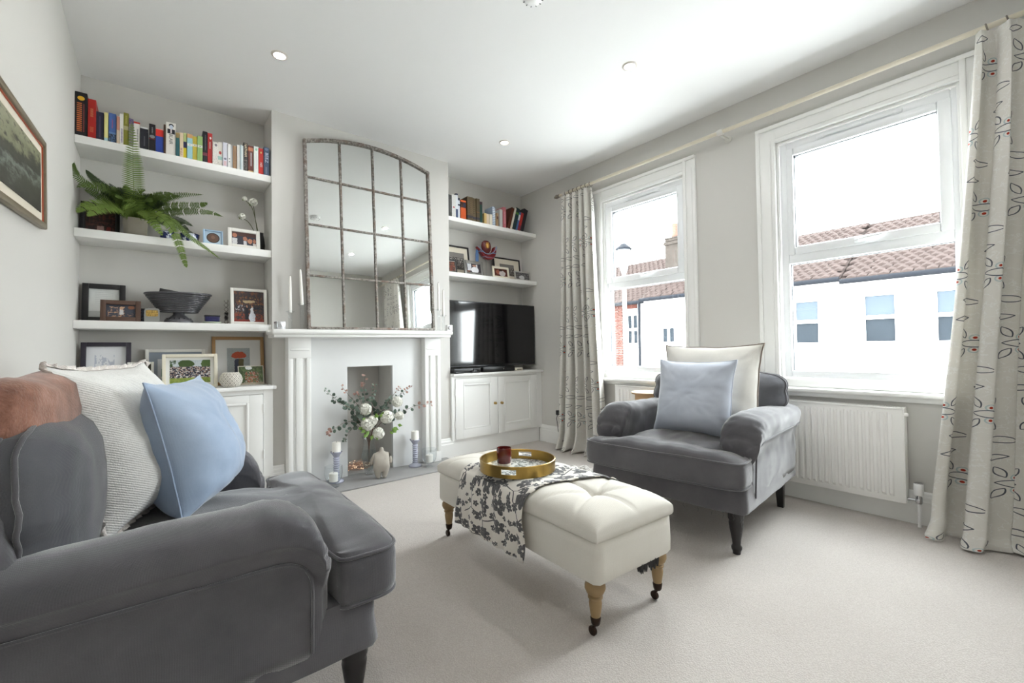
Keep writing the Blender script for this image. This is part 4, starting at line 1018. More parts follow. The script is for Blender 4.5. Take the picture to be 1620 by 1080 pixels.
# ================================================================ ceiling fittings
me_ = NT('lit lamp face'); me_.p(rough=.4, es=14.0, ec=(1, .93, .82, 1)); me_.base(rgb(250, 246, 238)); m_lamp = me_.m
LAMP_W = 1.8
for lab, x, y in (('recessed ceiling downlight nearest the left alcove', .935, -.683), ('recessed ceiling downlight between chimney breast and far window', 2.665, -.642), ('recessed ceiling downlight nearest the near window', 2.663, -1.91), ('recessed ceiling downlight above the loveseat', .935, -1.93), ('recessed ceiling downlight near the rear wall on the window side', 2.663, -3.18)):
    t = thing('downlight', lab, 'downlight', (x, y, H), group='ceiling downlights')
    MB().lathe([(.030, -.001), (.030, -.004), (.033, -.0075), (.043, -.006), (.046, -.001)], 32).obj('bezel', M('downlight bezel', rgb(214, 208, 202), .3), t, .9)
    MB().lathe([(0, -.003), (.029, -.003), (.029, -.001), (0, -.001)], 24).obj('lamp_face', m_lamp, t)
    l = bpy.data.lights.new('downlight_lamp', 'AREA'); l.shape = 'DISK'; l.size = .055; l.energy = LAMP_W; l.color = (1, .985, .965); l.spread = R(170)
    lo = bpy.data.objects.new('downlight_lamp', l); COL.objects.link(lo); lo.parent = t; lo.location = (0, 0, -.012)
t = thing('smoke_alarm', 'white round smoke alarm on the ceiling', 'smoke alarm', (1.818, -1.948, H))
MB().lathe([(0, -.034), (.020, -.034), (.024, -.031), (.040, -.030), (.050, -.024), (.056, -.012), (.057, -.0005), (0, -.0005)], 36).obj('body', m_white, t, .7)
m = MB()
for k in range(12): a = 2 * math.pi * k / 12; m.rbox(-.002, .002, -.006, .006, -.0015, .0015, .0005, 1, TR(.046 * math.cos(a), .046 * math.sin(a), -.0275, rz=a + R(90)))
m.obj('vents', m_gasket, t)
# ================================================================ books
m_pages = M('book pages', rgb(226, 218, 200), .85, .06, 60)
RED, BLK, WHT, NAV = rgb(170, 34, 28), rgb(26, 26, 30), rgb(226, 224, 218), rgb(34, 38, 60)
def book(label, x, th, h, y, z, base, layers=(), depth=.135, tilt=0.0, txt=None, grp='', hard=False):
    t = thing('book', label, 'book', (x + (th / 2 if not tilt else 0), y, z), (0, tilt, 0), grp); a = th / 2 - .0004; o0 = 0 if not tilt else th / 2
    m = MB(); c = .0022 if hard else .0014; r = .003 if hard else .0
    m.rbox(-a + o0, a + o0, 0, c * 1.5, 0, h, .0012, 1); m.box(-a + o0, -a + c + o0, c * 1.2, depth, 0, h); m.box(a - c + o0, a + o0, c * 1.2, depth, 0, h)
    cv = m.obj('cover', paint('cover ' + label, base, layers, .42), t)
    MB().box(-a + c + .0001 + o0, a - c - .0001 + o0, c * 1.6, depth - r - .002, r + .0004, h - r - (.0015 if not hard else .003)).obj('pages', m_pages, t)
    if txt:
        s, size, zc, col, sx = txt
        v, f = text_geo(s, size, .0002, sx); MB().add(v, f, TR(o0, -.0004, zc, ry=R(90)) @ Matrix.Rotation(R(90), 4, 'X')).obj('lettering', M('print ' + label, col, .5, .02), cv)
    return t
def strokes(n, col, x0, x1, z0, z1, duty=.55): return ('lines', n, duty, col, (x0, x1, z0, z1))
g1 = 'books on the top left shelf'
S1 = [(0.001, .052, .258), (.055, .036, .235), (.091, .033, .172), (.126, .018, .176), (.146, .034, .181), (.182, .014, .168), (.196, .017, .191), (.213, .025, .206), (.238, .022, .175), (.26, .031, .165), (.291, .040, .140), (.334, .032, .174), (.366, .040, .158), (.406, .011, .191), (.417, .051, .214), (.468, .019, .157), (.488, .02, .164), (.508, .018, .17), (.527, .03, .168), (.557, .025, .162), (.582, .029, .17), (.611, .028, .212), (.639, .027, .21), (.666, .031, .156), (.697, .026, .165), (.724, .026, .169), (.753, .019, .166), (.772, .012, .16), (.784, .022, .161), (.808, .019, .176), (.827, .019, .176), (.847, .026, .203), (.876, .033, .193), (.91, .029, .196), (.941, .031, .191), (.973, .035, .207)]
D1 = [
 ('tall black book with orange title and yellow emblem at the left end', BLK, [('ell', .5, .86, .3, .05, rgb(226, 176, 40)), strokes(22, rgb(196, 104, 52), .16, .58, .1, .76, .6), strokes(60, rgb(170, 70, 70), .68, .78, .1, .74, .5)]),
 ('thick red hardback with faded gold lettering', RED, [strokes(40, rgb(196, 130, 90), .3, .66, .55, .76, .5), strokes(50, rgb(196, 110, 76), .25, .7, .16, .3, .5)]),
 ('dark navy book next to the thick red hardback', NAV, [strokes(46, rgb(92, 76, 104), .4, .6, .1, .85, .5)]),
 ('thin cream-yellow book between dark navy and sky-blue spines', rgb(214, 206, 140), [('band', 0, .12, rgb(160, 190, 200))]),
 ('sky-blue book with a dark city skyline along its foot', rgb(72, 104, 168), [('band', 0, .36, rgb(96, 134, 184)), ('noise', 14, .45, .5, rgb(40, 40, 48), (0, 1, 0, .3)), strokes(30, rgb(190, 80, 80), .42, .55, .5, .8)]),
 ('thin salmon-pink paperback beside the skyline book', rgb(196, 140, 120), [('band', 0, .5, rgb(208, 190, 170))]),
 ('slim white paperback with lilac letters down its lower half', WHT, [strokes(26, rgb(110, 92, 140), .3, .8, .08, .52, .6)]),
 ('olive-green book, tallest left of the fern frond', rgb(128, 126, 44), [('band', .48, .6, rgb(178, 170, 128)), strokes(40, rgb(190, 180, 100), .35, .65, .66, .92)]),
 ('grey and purple book just left of the upright fern frond', rgb(112, 108, 112), [('band', .8, 1, rgb(70, 46, 110)), ('noise', 18, .5, .6, rgb(170, 160, 150))]),
 ('white book with red top edge behind the upright fern frond', WHT, [('band', .93, 1, rgb(184, 60, 50)), strokes(24, rgb(110, 110, 110), .5, .75, .25, .75)]),
 ('black book with a jagged white top right of the fern frond', rgb(34, 36, 44), [('band', .93, 1, rgb(220, 222, 222)), strokes(34, rgb(110, 110, 116), .45, .6, .15, .6)]),
 ('black book with a grey oval beside the red and blue one', rgb(30, 28, 32), [('ell', .5, .54, .42, .06, rgb(140, 142, 144)), strokes(30, rgb(140, 140, 144), .4, .6, .66, .9), ('band', .44, .47, rgb(120, 36, 44))]),
 ('wide book with red top and blue body', rgb(44, 70, 158), [('band', .68, 1, rgb(212, 50, 40)), ('band', .96, 1, rgb(224, 190, 180))]),
 ('very thin brown book against the tall white portrait book', rgb(78, 54, 40), []),
 ('tall white book with bold black capitals under a black portrait drawing', rgb(228, 224, 218), [('rect', .16, .92, .66, .80, rgb(28, 30, 40)), ('ell', .55, .91, .25, .055, rgb(36, 38, 48)), ('ell', .55, .865, .19, .065, rgb(196, 206, 220)), ('rect', .46, .60, .68, .80, rgb(220, 214, 214))]),
 ('teal paperback right of the white portrait book', rgb(46, 98, 102), [('band', .78, 1, rgb(150, 128, 82))]),
 ('cream paperback with brown figure low on its spine', rgb(226, 206, 176), [('noise', 16, .5, .55, rgb(150, 96, 60), (.2, .8, .1, .4))]),
 ('thin book banded green, navy and yellow', rgb(222, 204, 40), [('band', .66, 1, rgb(184, 196, 130)), ('band', .42, .66, rgb(44, 46, 86))]),
 ('pale blue hardback with orange top and white label', rgb(152, 196, 204), [('band', .84, 1, rgb(206, 160, 110)), ('band', .52, .62, rgb(226, 226, 222)), ('rect', .4, .6, .56, .58, BLK)]),
 ('yellow hardback with white label between pale blue and green ones', rgb(206, 186, 72), [('band', .58, .68, rgb(226, 222, 206)), ('rect', .35, .6, .62, .64, BLK)]),
 ('pale green hardback with white label', rgb(150, 184, 116), [('band', .54, .64, rgb(214, 222, 206)), ('rect', .4, .65, .58, .60, BLK)]),
 ('slim tall black book between green and red hardbacks', rgb(28, 28, 34), [strokes(40, rgb(110, 110, 118), .45, .65, .4, .9), ('band', .22, .32, rgb(120, 50, 66))]),
 ('slim tall red book with white ornament at its top', rgb(184, 40, 40), [('ell', .6, .84, .2, .04, rgb(226, 214, 210)), strokes(26, rgb(222, 190, 180), .35, .65, .5, .72)]),
 ('white paperback with a grey ball and coloured specks', WHT, [('ell', .62, .87, .25, .06, rgb(120, 122, 130)), ('noise', 24, .56, .6, rgb(150, 96, 96))]),
 ('white paperback with a red disc and green band', rgb(222, 218, 210), [('ell', .5, .55, .3, .07, rgb(180, 60, 56)), ('band', .25, .4, rgb(160, 196, 188)), ('noise', 20, .55, .6, BLK, (0, 1, .05, .14))]),
 ('lilac-white paperback with pink letters at its foot', rgb(214, 214, 226), [('ell', .55, .32, .3, .05, rgb(120, 122, 140)), strokes(34, rgb(214, 150, 150), .2, .85, .04, .24)]),
 ('white paperback with two black marks', rgb(230, 230, 228), [('rect', .4, .7, .36, .40, BLK), ('rect', .4, .7, .24, .28, BLK)]),
 ('very thin grey-white paperback left of the tan one', rgb(198, 200, 202), []),
 ('tan brown paperback in the white stretch of the row', rgb(150, 116, 80), [strokes(30, rgb(110, 84, 58), .45, .6, .2, .8)]),
 ('plain white paperback right of the tan one', rgb(228, 228, 224), []),
 ('white paperback with a pale blue edge left of the cream-lettered black book', rgb(214, 222, 222), [('rect', 0, .35, 0, 1, rgb(176, 200, 208))]),
 ('black book with cream capitals near the right end of the row', rgb(40, 38, 36), [('noise', 14, .5, .6, rgb(130, 120, 112), (.1, .9, 0, .4))]),
 ('reddish-brown book with pale panel near the right end', rgb(104, 44, 32), [('band', .8, .93, rgb(190, 116, 80)), strokes(44, rgb(200, 196, 200), .45, .7, .25, .74), ('band', 0, .07, rgb(206, 180, 120))]),
 ('white book with a mint green ring near the right end', rgb(228, 234, 230), [('ell', .55, .88, .25, .05, rgb(140, 198, 170)), strokes(50, rgb(200, 190, 214), .45, .6, .15, .75)]),
 ('bright red book with white initials second from the right end', rgb(196, 34, 24), [('ell', .5, .84, .14, .04, rgb(214, 190, 110))]),
 ('slate blue book with pale block capitals at the right end of the row', rgb(74, 94, 122), [('ell', .5, .92, .3, .05, rgb(110, 128, 160)), strokes(36, rgb(140, 150, 166), .3, .6, .06, .3)]),
]
TX = {14: ('BLAIR', .026, .106, BLK, 1.0), 31: ('NATHAN', .022, .150, rgb(224, 206, 170), 1.0), 34: ('NES', .020, .072, WHT, 1.0), 35: ('BEEZ', .028, .130, rgb(206, 218, 236), 1.2)}
for k, ((x, th, h), (lab, base, lay)) in enumerate(zip(S1, D1)):
    book(lab, x, th, h, .028 + .012 * ((k * 37) % 5) / 5, ZL[0] + .0005, base, lay, min(.20, h * .68), 0, TX.get(k), g1, k in (0, 1, 7, 14))
g2 = 'books on the top right shelf'
BRN = rgb(92, 78, 56)
S2 = [(2.523, .036, .208), (2.559, .046, .22), (2.605, .025, .237), (2.63, .025, .2), (2.659, .060, .185), (2.736, .034, .236), (2.77, .035, .237), (2.806, .035, .235), (2.841, .042, .237), (2.883, .034, .215), (2.941, .029, .11), (2.97, .034, .11), (3.004, .036, .11), (3.044, .035, .196), (3.093, .029, .139), (3.141, .037, .189), (3.181, .038, .217)]
D2 = [
 ('dark grey book at the chimney end of the right shelf', rgb(66, 66, 66), [strokes(30, rgb(120, 120, 120), .4, .6, .2, .8)]),
 ('thick white book with a red spot on the right shelf', rgb(214, 214, 212), [('ell', .5, .44, .2, .03, rgb(180, 60, 70)), ('noise', 20, .55, .65, rgb(120, 122, 126))]),
 ('tall white and navy book on the right shelf', rgb(214, 218, 222), [('band', 0, .36, rgb(56, 74, 110)), ('band', .94, 1, NAV)]),
 ('shorter white book with a navy stripe on the right shelf', rgb(200, 206, 214), [('band', .62, .70, NAV), ('band', .88, 1, NAV)]),
 ('orange book with dark upper half on the right shelf', rgb(200, 86, 34), [('band', .60, .90, rgb(70, 46, 40)), ('rect', .5, .9, .66, .84, rgb(40, 50, 80))]),
 ('first of four matching old brown leather volumes', BRN, [('band', .10, .22, rgb(60, 56, 66)), strokes(12, rgb(70, 60, 48), 0, 1, .3, .95, .2)]),
 ('second of four matching old brown leather volumes', BRN, [('band', .12, .22, rgb(64, 58, 64)), strokes(12, rgb(112, 92, 62), 0, 1, .3, .95, .2)]),
 ('third of four matching old brown leather volumes', rgb(98, 84, 60), [('band', .10, .20, rgb(58, 56, 70)), strokes(12, rgb(70, 60, 48), 0, 1, .3, .95, .2)]),
 ('fourth of four matching old brown leather volumes', rgb(88, 76, 56), [('band', .10, .2, rgb(60, 56, 66)), ('band', .4, .44, rgb(120, 84, 54))]),
 ('dark green book after the leather volumes', rgb(36, 66, 58), [('band', .86, 1, rgb(60, 40, 46))]),
 ('small tan book, first of three little ones', rgb(200, 170, 110), []),
 ('small pinkish-cream book, second of three little ones', rgb(214, 198, 178), []),
 ('small cream book, third of three little ones', rgb(220, 212, 196), []),
 ('blue and white chequered tall book', rgb(150, 166, 188), [strokes(11, rgb(220, 226, 232), 0, 1, 0, 1, .4)]),
 ('short tan book with a dark oval', rgb(170, 142, 110), [('ell', .6, .66, .3, .12, rgb(92, 50, 48))]),
 ('grey-white book beside the pink one', rgb(198, 200, 198), []),
 ('pink book on the right shelf', rgb(196, 116, 124), [strokes(40, rgb(220, 170, 174), .4, .7, .2, .8)]),
]
for k, ((x, th, h), (lab, base, lay)) in enumerate(zip(S2, D2)):
    book(lab, x, th, h, .042 + .01 * ((k * 29) % 4) / 4, ZRS[0] + .0005, base, lay, max(.1, min(.19, h * .7)), 0, None, g2, 5 <= k <= 8)
LN = [(3.232, .036, .24, 'brown book, first of the leaning ones', rgb(92, 46, 30), []), (3.268, .024, .247, 'cream-white leaning book on the right shelf', rgb(222, 214, 200), []), (3.292, .046, .248, 'dark teal leaning book on the right shelf', rgb(34, 56, 62), [('band', .7, .8, rgb(80, 130, 60))]), (3.338, .022, .212, 'thin blue and white leaning book on the right shelf', rgb(80, 116, 170), [('band', .55, .85, rgb(222, 226, 230))]), (3.361, .036, .208, 'red leaning book on the right shelf', rgb(186, 44, 36), [('band', 0, .3, rgb(140, 40, 60))]), (3.400, .055, .262, 'black leaning book at the window end of the right shelf', rgb(44, 40, 46), [])]
xl = 3.236
for (x, th, h, lab, base, lay) in LN:
    book(lab, xl, th, h, .045 if th < .05 else .058, ZRS[0] + .0008 + th * math.sin(R(16.5)), base, lay, .15, R(16.5), None, g2); xl += th / math.cos(R(16.5)) + .0015

# ================================================================ framed pictures
m_fwhite = M('white picture moulding', rgb(234, 232, 226), .4, .02); m_fcream = M('cream picture moulding', rgb(230, 224, 206), .45, .03); m_fblack = M('black picture moulding', rgb(30, 29, 31), .35, .1)
m_fplum = M('dark plum picture moulding', rgb(50, 46, 58), .35, .1); m_fbrown = M('brown leather picture moulding', rgb(84, 60, 48), .5, .12, 30); m_foak = M('oak picture moulding', rgb(176, 140, 96), .5, .12, 12); m_fsilv = M('pewter picture moulding', rgb(128, 126, 122), .35, .08, metal=.5); m_fblue = M('pale blue picture moulding', rgb(160, 188, 214), .5, .04)
m_mount = M('white picture mount', rgb(232, 232, 230), .8, .01); m_mountc = M('cream picture mount', rgb(220, 212, 196), .8, .02); m_mountg = M('blue grey picture mount', rgb(150, 158, 170), .8, .03)
def frame(label, x0, x1, y, z, h, fm, fb, mount, mw, pr, tilt=8, depth=.016, strut=True, rz=0, grp='framed pictures on the alcove shelves', ry=0.0):
    w = x1 - x0; t = thing('picture_frame', label, 'picture frame', ((x0 + x1) / 2, y, z + .0005), (R(-tilt), ry, R(rz)), grp); hw_ = w / 2
    m = MB(); b = .002
    m.rbox(-hw_, -hw_ + fb, -depth, 0, 0, h, b); m.rbox(hw_ - fb, hw_, -depth, 0, 0, h, b); m.rbox(-hw_ + fb, hw_ - fb, -depth, 0, 0, fb, b); m.rbox(-hw_ + fb, hw_ - fb, -depth, 0, h - fb, h, b)
    m.obj('moulding', fm, t, .6)
    MB().box(-hw_ + .002, hw_ - .002, -.004, -.0006, .002, h - .002).obj('backing', m_fblack if fm is m_fblack else m_pages, t)
    a0, a1, b0, b1 = -hw_ + fb, hw_ - fb, fb, h - fb
    if mount is not None:
        MB().box(a0, a1, -.0062, -.0042, b0, b1).obj('mount', mount, t)
        mx, mz = mw if isinstance(mw, tuple) else (mw, mw); a0 += mx; a1 -= mx; b0 += mz; b1 -= mz
    MB().box(a0, a1, -.0078, -.0064, b0, b1).obj('print', pr, t)
    if strut: s = max(4, tilt); l = h * .62; MB().rbox(-.012, .012, 0, .003, 0, l, .001, 1, TR(0, .001, 0, rx=0) @ Matrix.Rotation(R(2), 4, 'X')).obj('strut', m_fblack, t)
    return t
SKIN = [rgb(196, 150, 120), rgb(170, 120, 92)]
def crowd(name, bg, layers): return paint(name, bg, layers, .3, .4, .10 if 'sketch' not in name and 'certificate' not in name and 'poster' not in name and 'relief' not in name else 0.0)
DARK = rgb(40, 36, 40)
p_dark = crowd('print dark evening photo', rgb(46, 26, 24), [('noise', 9, .45, .6, rgb(90, 50, 44)), ('rect', .40, .62, .0, .26, rgb(190, 150, 140)), ('rect', .7, .85, 0, .26, rgb(130, 50, 50))])
frame('black framed photo standing behind the fern leaves', .008, .19, .215, ZL[1], .215, m_fblack, .022, None, 0, p_dark, 9)
p_medal = crowd('print round bronze relief', rgb(176, 198, 214), [('ell', .5, .5, .40, .40, rgb(52, 38, 32)), ('ell', .5, .5, .33, .33, rgb(96, 68, 52)), ('ell', .5, .55, .12, .14, rgb(120, 86, 66))])
frame('pale blue square frame with a round bronze relief', .618, .732, .095, ZL[1], .108, m_fblue, .010, None, 0, p_medal, 7)
p_group = crowd('print three people in evening dress', rgb(52, 54, 68), [('band', .7, 1, rgb(84, 50, 44)), ('ell', .12, .72, .10, .17, rgb(186, 120, 92)), ('rect', .02, .22, 0, .5, rgb(222, 222, 224)), ('ell', .55, .52, .09, .17, rgb(190, 126, 98)), ('ell', .74, .36, .10, .2, rgb(196, 134, 104)), ('ell', .93, .38, .06, .18, rgb(180, 120, 96)), ('rect', .48, .60, .0, .34, rgb(214, 214, 218)), ('rect', .86, 1, 0, .2, rgb(224, 214, 210))])
frame('white framed photo of people in evening dress beside white flowers', .757, .954, .070, ZL[1], .140, m_fwhite, .024, None, 0, p_group, 8)
# third shelf
p_cert = crowd('print pale certificate', rgb(224, 226, 224), [('lines', 16, .12, rgb(186, 188, 188), (.2, .8, .5, .9)), ('band', 0, .22, rgb(186, 188, 186))])
frame('black framed certificate at the left of the third shelf', .016, .218, .235, ZL[2], .245, m_fblack, .030, None, 0, p_cert, 9, .022)
p_fam = crowd('print family photo', rgb(64, 68, 80), [('noise', 7, .52, .58, rgb(200, 158, 126), (.05, .62, .05, .85)), ('noise', 8, .55, .6, rgb(196, 150, 120), (.5, 1, 0, .35)), ('rect', .45, .58, .2, .62, rgb(214, 214, 214)), ('ell', .52, .74, .07, .14, rgb(206, 166, 136)), ('ell', .85, .8, .12, .14, rgb(140, 92, 66))])
frame('brown framed family photo leaning in front of the black certificate', .110, .298, .085, ZL[2], .130, m_fbrown, .026, None, 0, p_fam, 9, .02)
p_dk2 = crowd('print dark small photo', rgb(30, 32, 44), [('noise', 10, .5, .6, rgb(90, 110, 130))])
frame('small black frame right behind the brown family photo', .288, .330, .150, ZL[2], .090, m_fblack, .006, None, 0, p_dk2, 6)
p_wed = crowd('print bride and groom under an arch', rgb(70, 62, 64), [('noise', 9, .5, .6, rgb(128, 84, 62)), ('noise', 13, .56, .62, rgb(214, 164, 92), (.08, .92, .55, .8)), ('ell', .5, .66, .2, .05, rgb(200, 178, 140)), ('noise', 12, .5, .56, rgb(44, 48, 58), (0, 1, .1, .55)), ('noise', 14, .54, .58, rgb(196, 196, 200), (0, .35, .3, .56)), ('rect', .0, 1, 0, .08, rgb(140, 50, 44)), ('noise', 12, .5, .54, rgb(150, 76, 58), (0, 1, .05, .28)), ('rect', .36, .48, .08, .46, rgb(40, 42, 50)), ('ell', .60, .14, .11, .16, rgb(222, 226, 234)), ('ell', .60, .36, .055, .12, rgb(222, 224, 230)), ('ell', .42, .50, .035, .035, rgb(190, 140, 112)), ('ell', .60, .50, .035, .035, rgb(196, 146, 118))])
frame('white framed wedding photo of bride and groom at the end of the third shelf', .778, 1.006, .105, ZL[2], .262, m_fwhite, .020, None, 0, p_wed, 7)
# cupboard top, left
ZC = .7575
p_sketch = crowd('print pencil sketch', rgb(228, 229, 232), [('noise', 6, .49, .51, rgb(190, 194, 206), (.2, .7, .3, .8))])
frame('dark plum framed pencil sketch on the left cupboard', .020, .250, .150, ZC, .305, m_fplum, .024, None, 0, p_sketch, 7, .03)
frame('little black frame in the corner behind the white cushion', .004, .040, .060, ZC, .135, m_fblack, .006, None, 0, p_dk2, 6, rz=20)
p_sea = crowd('print sea view', rgb(110, 136, 170), [('band', .5, .75, rgb(70, 92, 130)), ('noise', 9, .5, .6, rgb(60, 66, 76)), ('band', .9, 1, rgb(150, 170, 196))])
frame('white framed sea view in front of the plum framed sketch', .072, .245, .060, ZC, .155, m_fwhite, .018, m_mount, .016, p_sea, 7)
p_green = crowd('print green garden', rgb(132, 160, 96), [('noise', 8, .45, .55, rgb(86, 124, 60)), ('rect', .6, 1, .7, 1, rgb(70, 66, 50))])
frame('white framed garden photo peeping over the white cushion', .232, .362, .120, ZC, .180, m_fwhite, .014, None, 0, p_green, 7)
p_pale = crowd('print pale poster', rgb(206, 208, 212), [('rect', .1, .5, .1, .5, rgb(60, 140, 112))])
frame('white framed blue-grey mounted print behind the cream group photo', .316, .642, .235, ZC, .262, m_fwhite, .020, m_mountg, (.045, .045), p_pale, 7)
p_crowd = crowd('print large group on a lawn', rgb(204, 214, 218), [('noise', 6, .42, .5, rgb(66, 92, 48), (.0, .14, .5, 1)), ('ell', .40, .84, .2, .17, rgb(72, 96, 52)), ('ell', .93, .80, .16, .3, rgb(84, 110, 58)), ('cells', 34, [(0, rgb(40, 44, 62)), (.34, rgb(208, 196, 186)), (.55, rgb(60, 62, 78)), (.75, rgb(150, 116, 100)), (.9, rgb(226, 226, 228))], (0, 1, .22, .72)), ('band', 0, .22, rgb(150, 166, 78)), ('noise', 12, .45, .6, rgb(120, 140, 56), (0, 1, 0, .2))])
frame('cream box frame with a photo of a large group on a lawn', .402, .697, .060, ZC, .225, m_fcream, .019, m_mount, (.020, .018), p_crowd, 8, .034)
p_umb = crowd('print figures under a red umbrella', rgb(184, 192, 194), [('rect', .32, .52, 0, .62, rgb(72, 78, 98)), ('rect', .5, .72, .1, .6, rgb(112, 104, 70)), ('ell', .52, .66, .33, .20, rgb(206, 86, 54)), ('rect', .18, .88, .48, .66, rgb(184, 192, 194)), ('ell', .52, .68, .33, .10, rgb(206, 86, 54)), ('rect', .32, .52, 0, .56, rgb(72, 78, 98)), ('rect', .5, .72, .1, .56, rgb(112, 104, 70))])
frame('oak framed print of figures under a red umbrella', .682, 1.010, .245, ZC, .352, m_foak, .022, m_mount, (.070, .062), p_umb, 7)
p_party = crowd('print party snapshot', rgb(66, 84, 50), [('noise', 7, .45, .6, rgb(104, 124, 76)), ('noise', 9, .48, .55, rgb(170, 90, 60), (.25, .8, .1, .7)), ('ell', .4, .92, .14, .1, rgb(226, 228, 226)), ('band', 0, .1, rgb(170, 160, 140)), ('noise', 16, .55, .6, rgb(222, 206, 196), (.2, .9, .1, .75))])
frame('small unframed snapshot with thin white border beside the patterned tealight', .822, .985, .085, ZC, .140, m_fwhite, .006, None, 0, p_party, 12, .004, True, 6)
# right shelves
p_team = crowd('print old team photograph', rgb(96, 92, 88), [('band', .72, 1, rgb(140, 136, 132)), ('cells', 26, [(0, rgb(50, 48, 48)), (.4, rgb(150, 144, 138)), (.65, rgb(70, 66, 66)), (.85, rgb(190, 186, 180))], (0, 1, .1, .72))])
frame('large black framed team photograph at the chimney end of the right shelf', 2.51, 2.880, .225, ZRS[1], .315, m_fblack, .016, m_mountc, (.045, .055), p_team, 7)
p_c1 = crowd('print two figures', rgb(60, 40, 36), [('noise', 7, .45, .6, rgb(160, 100, 76)), ('rect', .5, .7, 0, .6, rgb(120, 60, 50))])
frame('dark framed small photo leaning at the chimney end of the right shelf', 2.500, 2.625, .080, ZRS[1], .125, m_fblack, .010, m_mount, .004, p_c1, 10, rz=-6)
p_c2 = crowd('print bride with raised arms', rgb(70, 66, 74), [('rect', .08, .35, .2, 1, rgb(206, 206, 212)), ('ell', .6, .3, .26, .36, rgb(230, 230, 234)), ('rect', .7, .8, .5, .95, rgb(226, 226, 230)), ('ell', .58, .8, .14, .12, rgb(196, 150, 126)), ('rect', 0, .25, 0, .2, rgb(120, 70, 50))])
frame('pewter framed wedding photo on the right shelf', 2.728, 2.955, .100, ZRS[1], .150, m_fsilv, .030, None, 0, p_c2, 10)
frame('black framed old group photograph at the window end of the right shelf', 3.190, 3.565, .225, ZRS[1], .265, m_fblack, .014, m_mountc, (.075, .055), p_team, 7)
p_c3 = crowd('print couple portrait', rgb(96, 48, 38), [('ell', .35, .55, .22, .3, rgb(170, 100, 80)), ('ell', .62, .4, .24, .36, rgb(214, 206, 206)), ('ell', .5, .8, .14, .14, rgb(60, 36, 30))])
frame('cream framed portrait of a couple on the right shelf', 3.068, 3.285, .090, ZRS[1], .125, m_fcream, .022, None, 0, p_c3, 9)
p_c4 = crowd('print small grey photo', rgb(84, 82, 84), [('noise', 8, .45, .6, rgb(140, 138, 138)), ('ell', .45, .3, .2, .3, rgb(214, 214, 214))])
frame('silver framed black-and-white photo at the window end of the right shelf', 3.352, 3.570, .075, ZRS[1], .100, M('silver picture moulding', rgb(196, 194, 190), .3, metal=.5), .012, None, 0, p_c4, 10)

# picture hanging on the left wall and one on the window wall near the rear corner
def wall_picture(label, M4, w, h, fm, fb, p, dep, slip=None, mount=m_mountc, mw=.05):
    t = thing('wall_picture', label, 'picture'); t.matrix_world = M4; hw_ = w / 2
    for (a, b, c, d) in ((-hw_, -hw_ + fb, -h / 2, h / 2), (hw_ - fb, hw_, -h / 2, h / 2), (-hw_ + fb, hw_ - fb, -h / 2, -h / 2 + fb), (-hw_ + fb, hw_ - fb, h / 2 - fb, h / 2)):
        m = MB(); m.rbox(a, b, -dep, -.001, c, d, .005); m.obj('moulding', fm, t, .6)
    if slip:
        m = MB(); q = .004; a0, a1, b0, b1 = -hw_ + fb, hw_ - fb, -h / 2 + fb, h / 2 - fb
        for (a, b, c, d) in ((a0, a0 + q, b0, b1), (a1 - q, a1, b0, b1), (a0, a1, b0, b0 + q), (a0, a1, b1 - q, b1)): m.box(a, b, -.0145, -.002, c, d)
        m.obj('slip', slip, t)
    MB().box(-hw_ + fb, hw_ - fb, -.010, -.003, -h / 2 + fb, h / 2 - fb).obj('mount', mount, t)
    k = fb + mw; MB().box(-hw_ + k, hw_ - k, -.0125, -.0105, -h / 2 + k, h / 2 - k).obj('print', p, t)
def painting():
    t = NT('dark river painting'); g = t.co('Generated'); x = t.sep(g); n = t.noise(4, g, 5, .65); n2 = t.noise(11, g, 5, .6)
    c = t.ramp(t.mth('ADD', t.mth('ADD', t.mth('MULTIPLY', x[2], .75), t.mth('MULTIPLY', x[0], -.28)), t.mth('MULTIPLY', n, .55)), [(.10, rgb(40, 38, 32)), (.30, rgb(62, 62, 52)), (.40, rgb(118, 128, 118)), (.47, rgb(44, 44, 36)), (.60, rgb(56, 56, 44)), (.68, rgb(122, 124, 96)), (.9, rgb(150, 150, 126))])
    t.base(t.mix(t.step(n2, .52, .62), c, rgb(58, 56, 46))); t.p(rough=.5); t.bump(n2, .2, .002); return t.m
Mw = Matrix.Translation((.001, -1.40, 1.636)) @ Matrix.Rotation(R(90), 4, 'Z') @ Matrix.Rotation(R(-5.2), 4, 'Y')
wall_picture('dark river landscape in a bronze frame hanging on the left wall', Mw, .92, .352, M('bronzed picture moulding', rgb(126, 116, 96), .4, .15, 30, metal=.3), .024, painting(), .022, M('red picture slip', rgb(168, 78, 50), .5), mw=.036)
Mw = Matrix.Translation((W - .001, -3.95, 1.85)) @ Matrix.Rotation(R(-90), 4, 'Z')
wall_picture('black framed picture on the window wall, seen in the mirror', Mw, .36, .62, m_fblack, .02, p_sketch, .022, None, m_mount, .05)

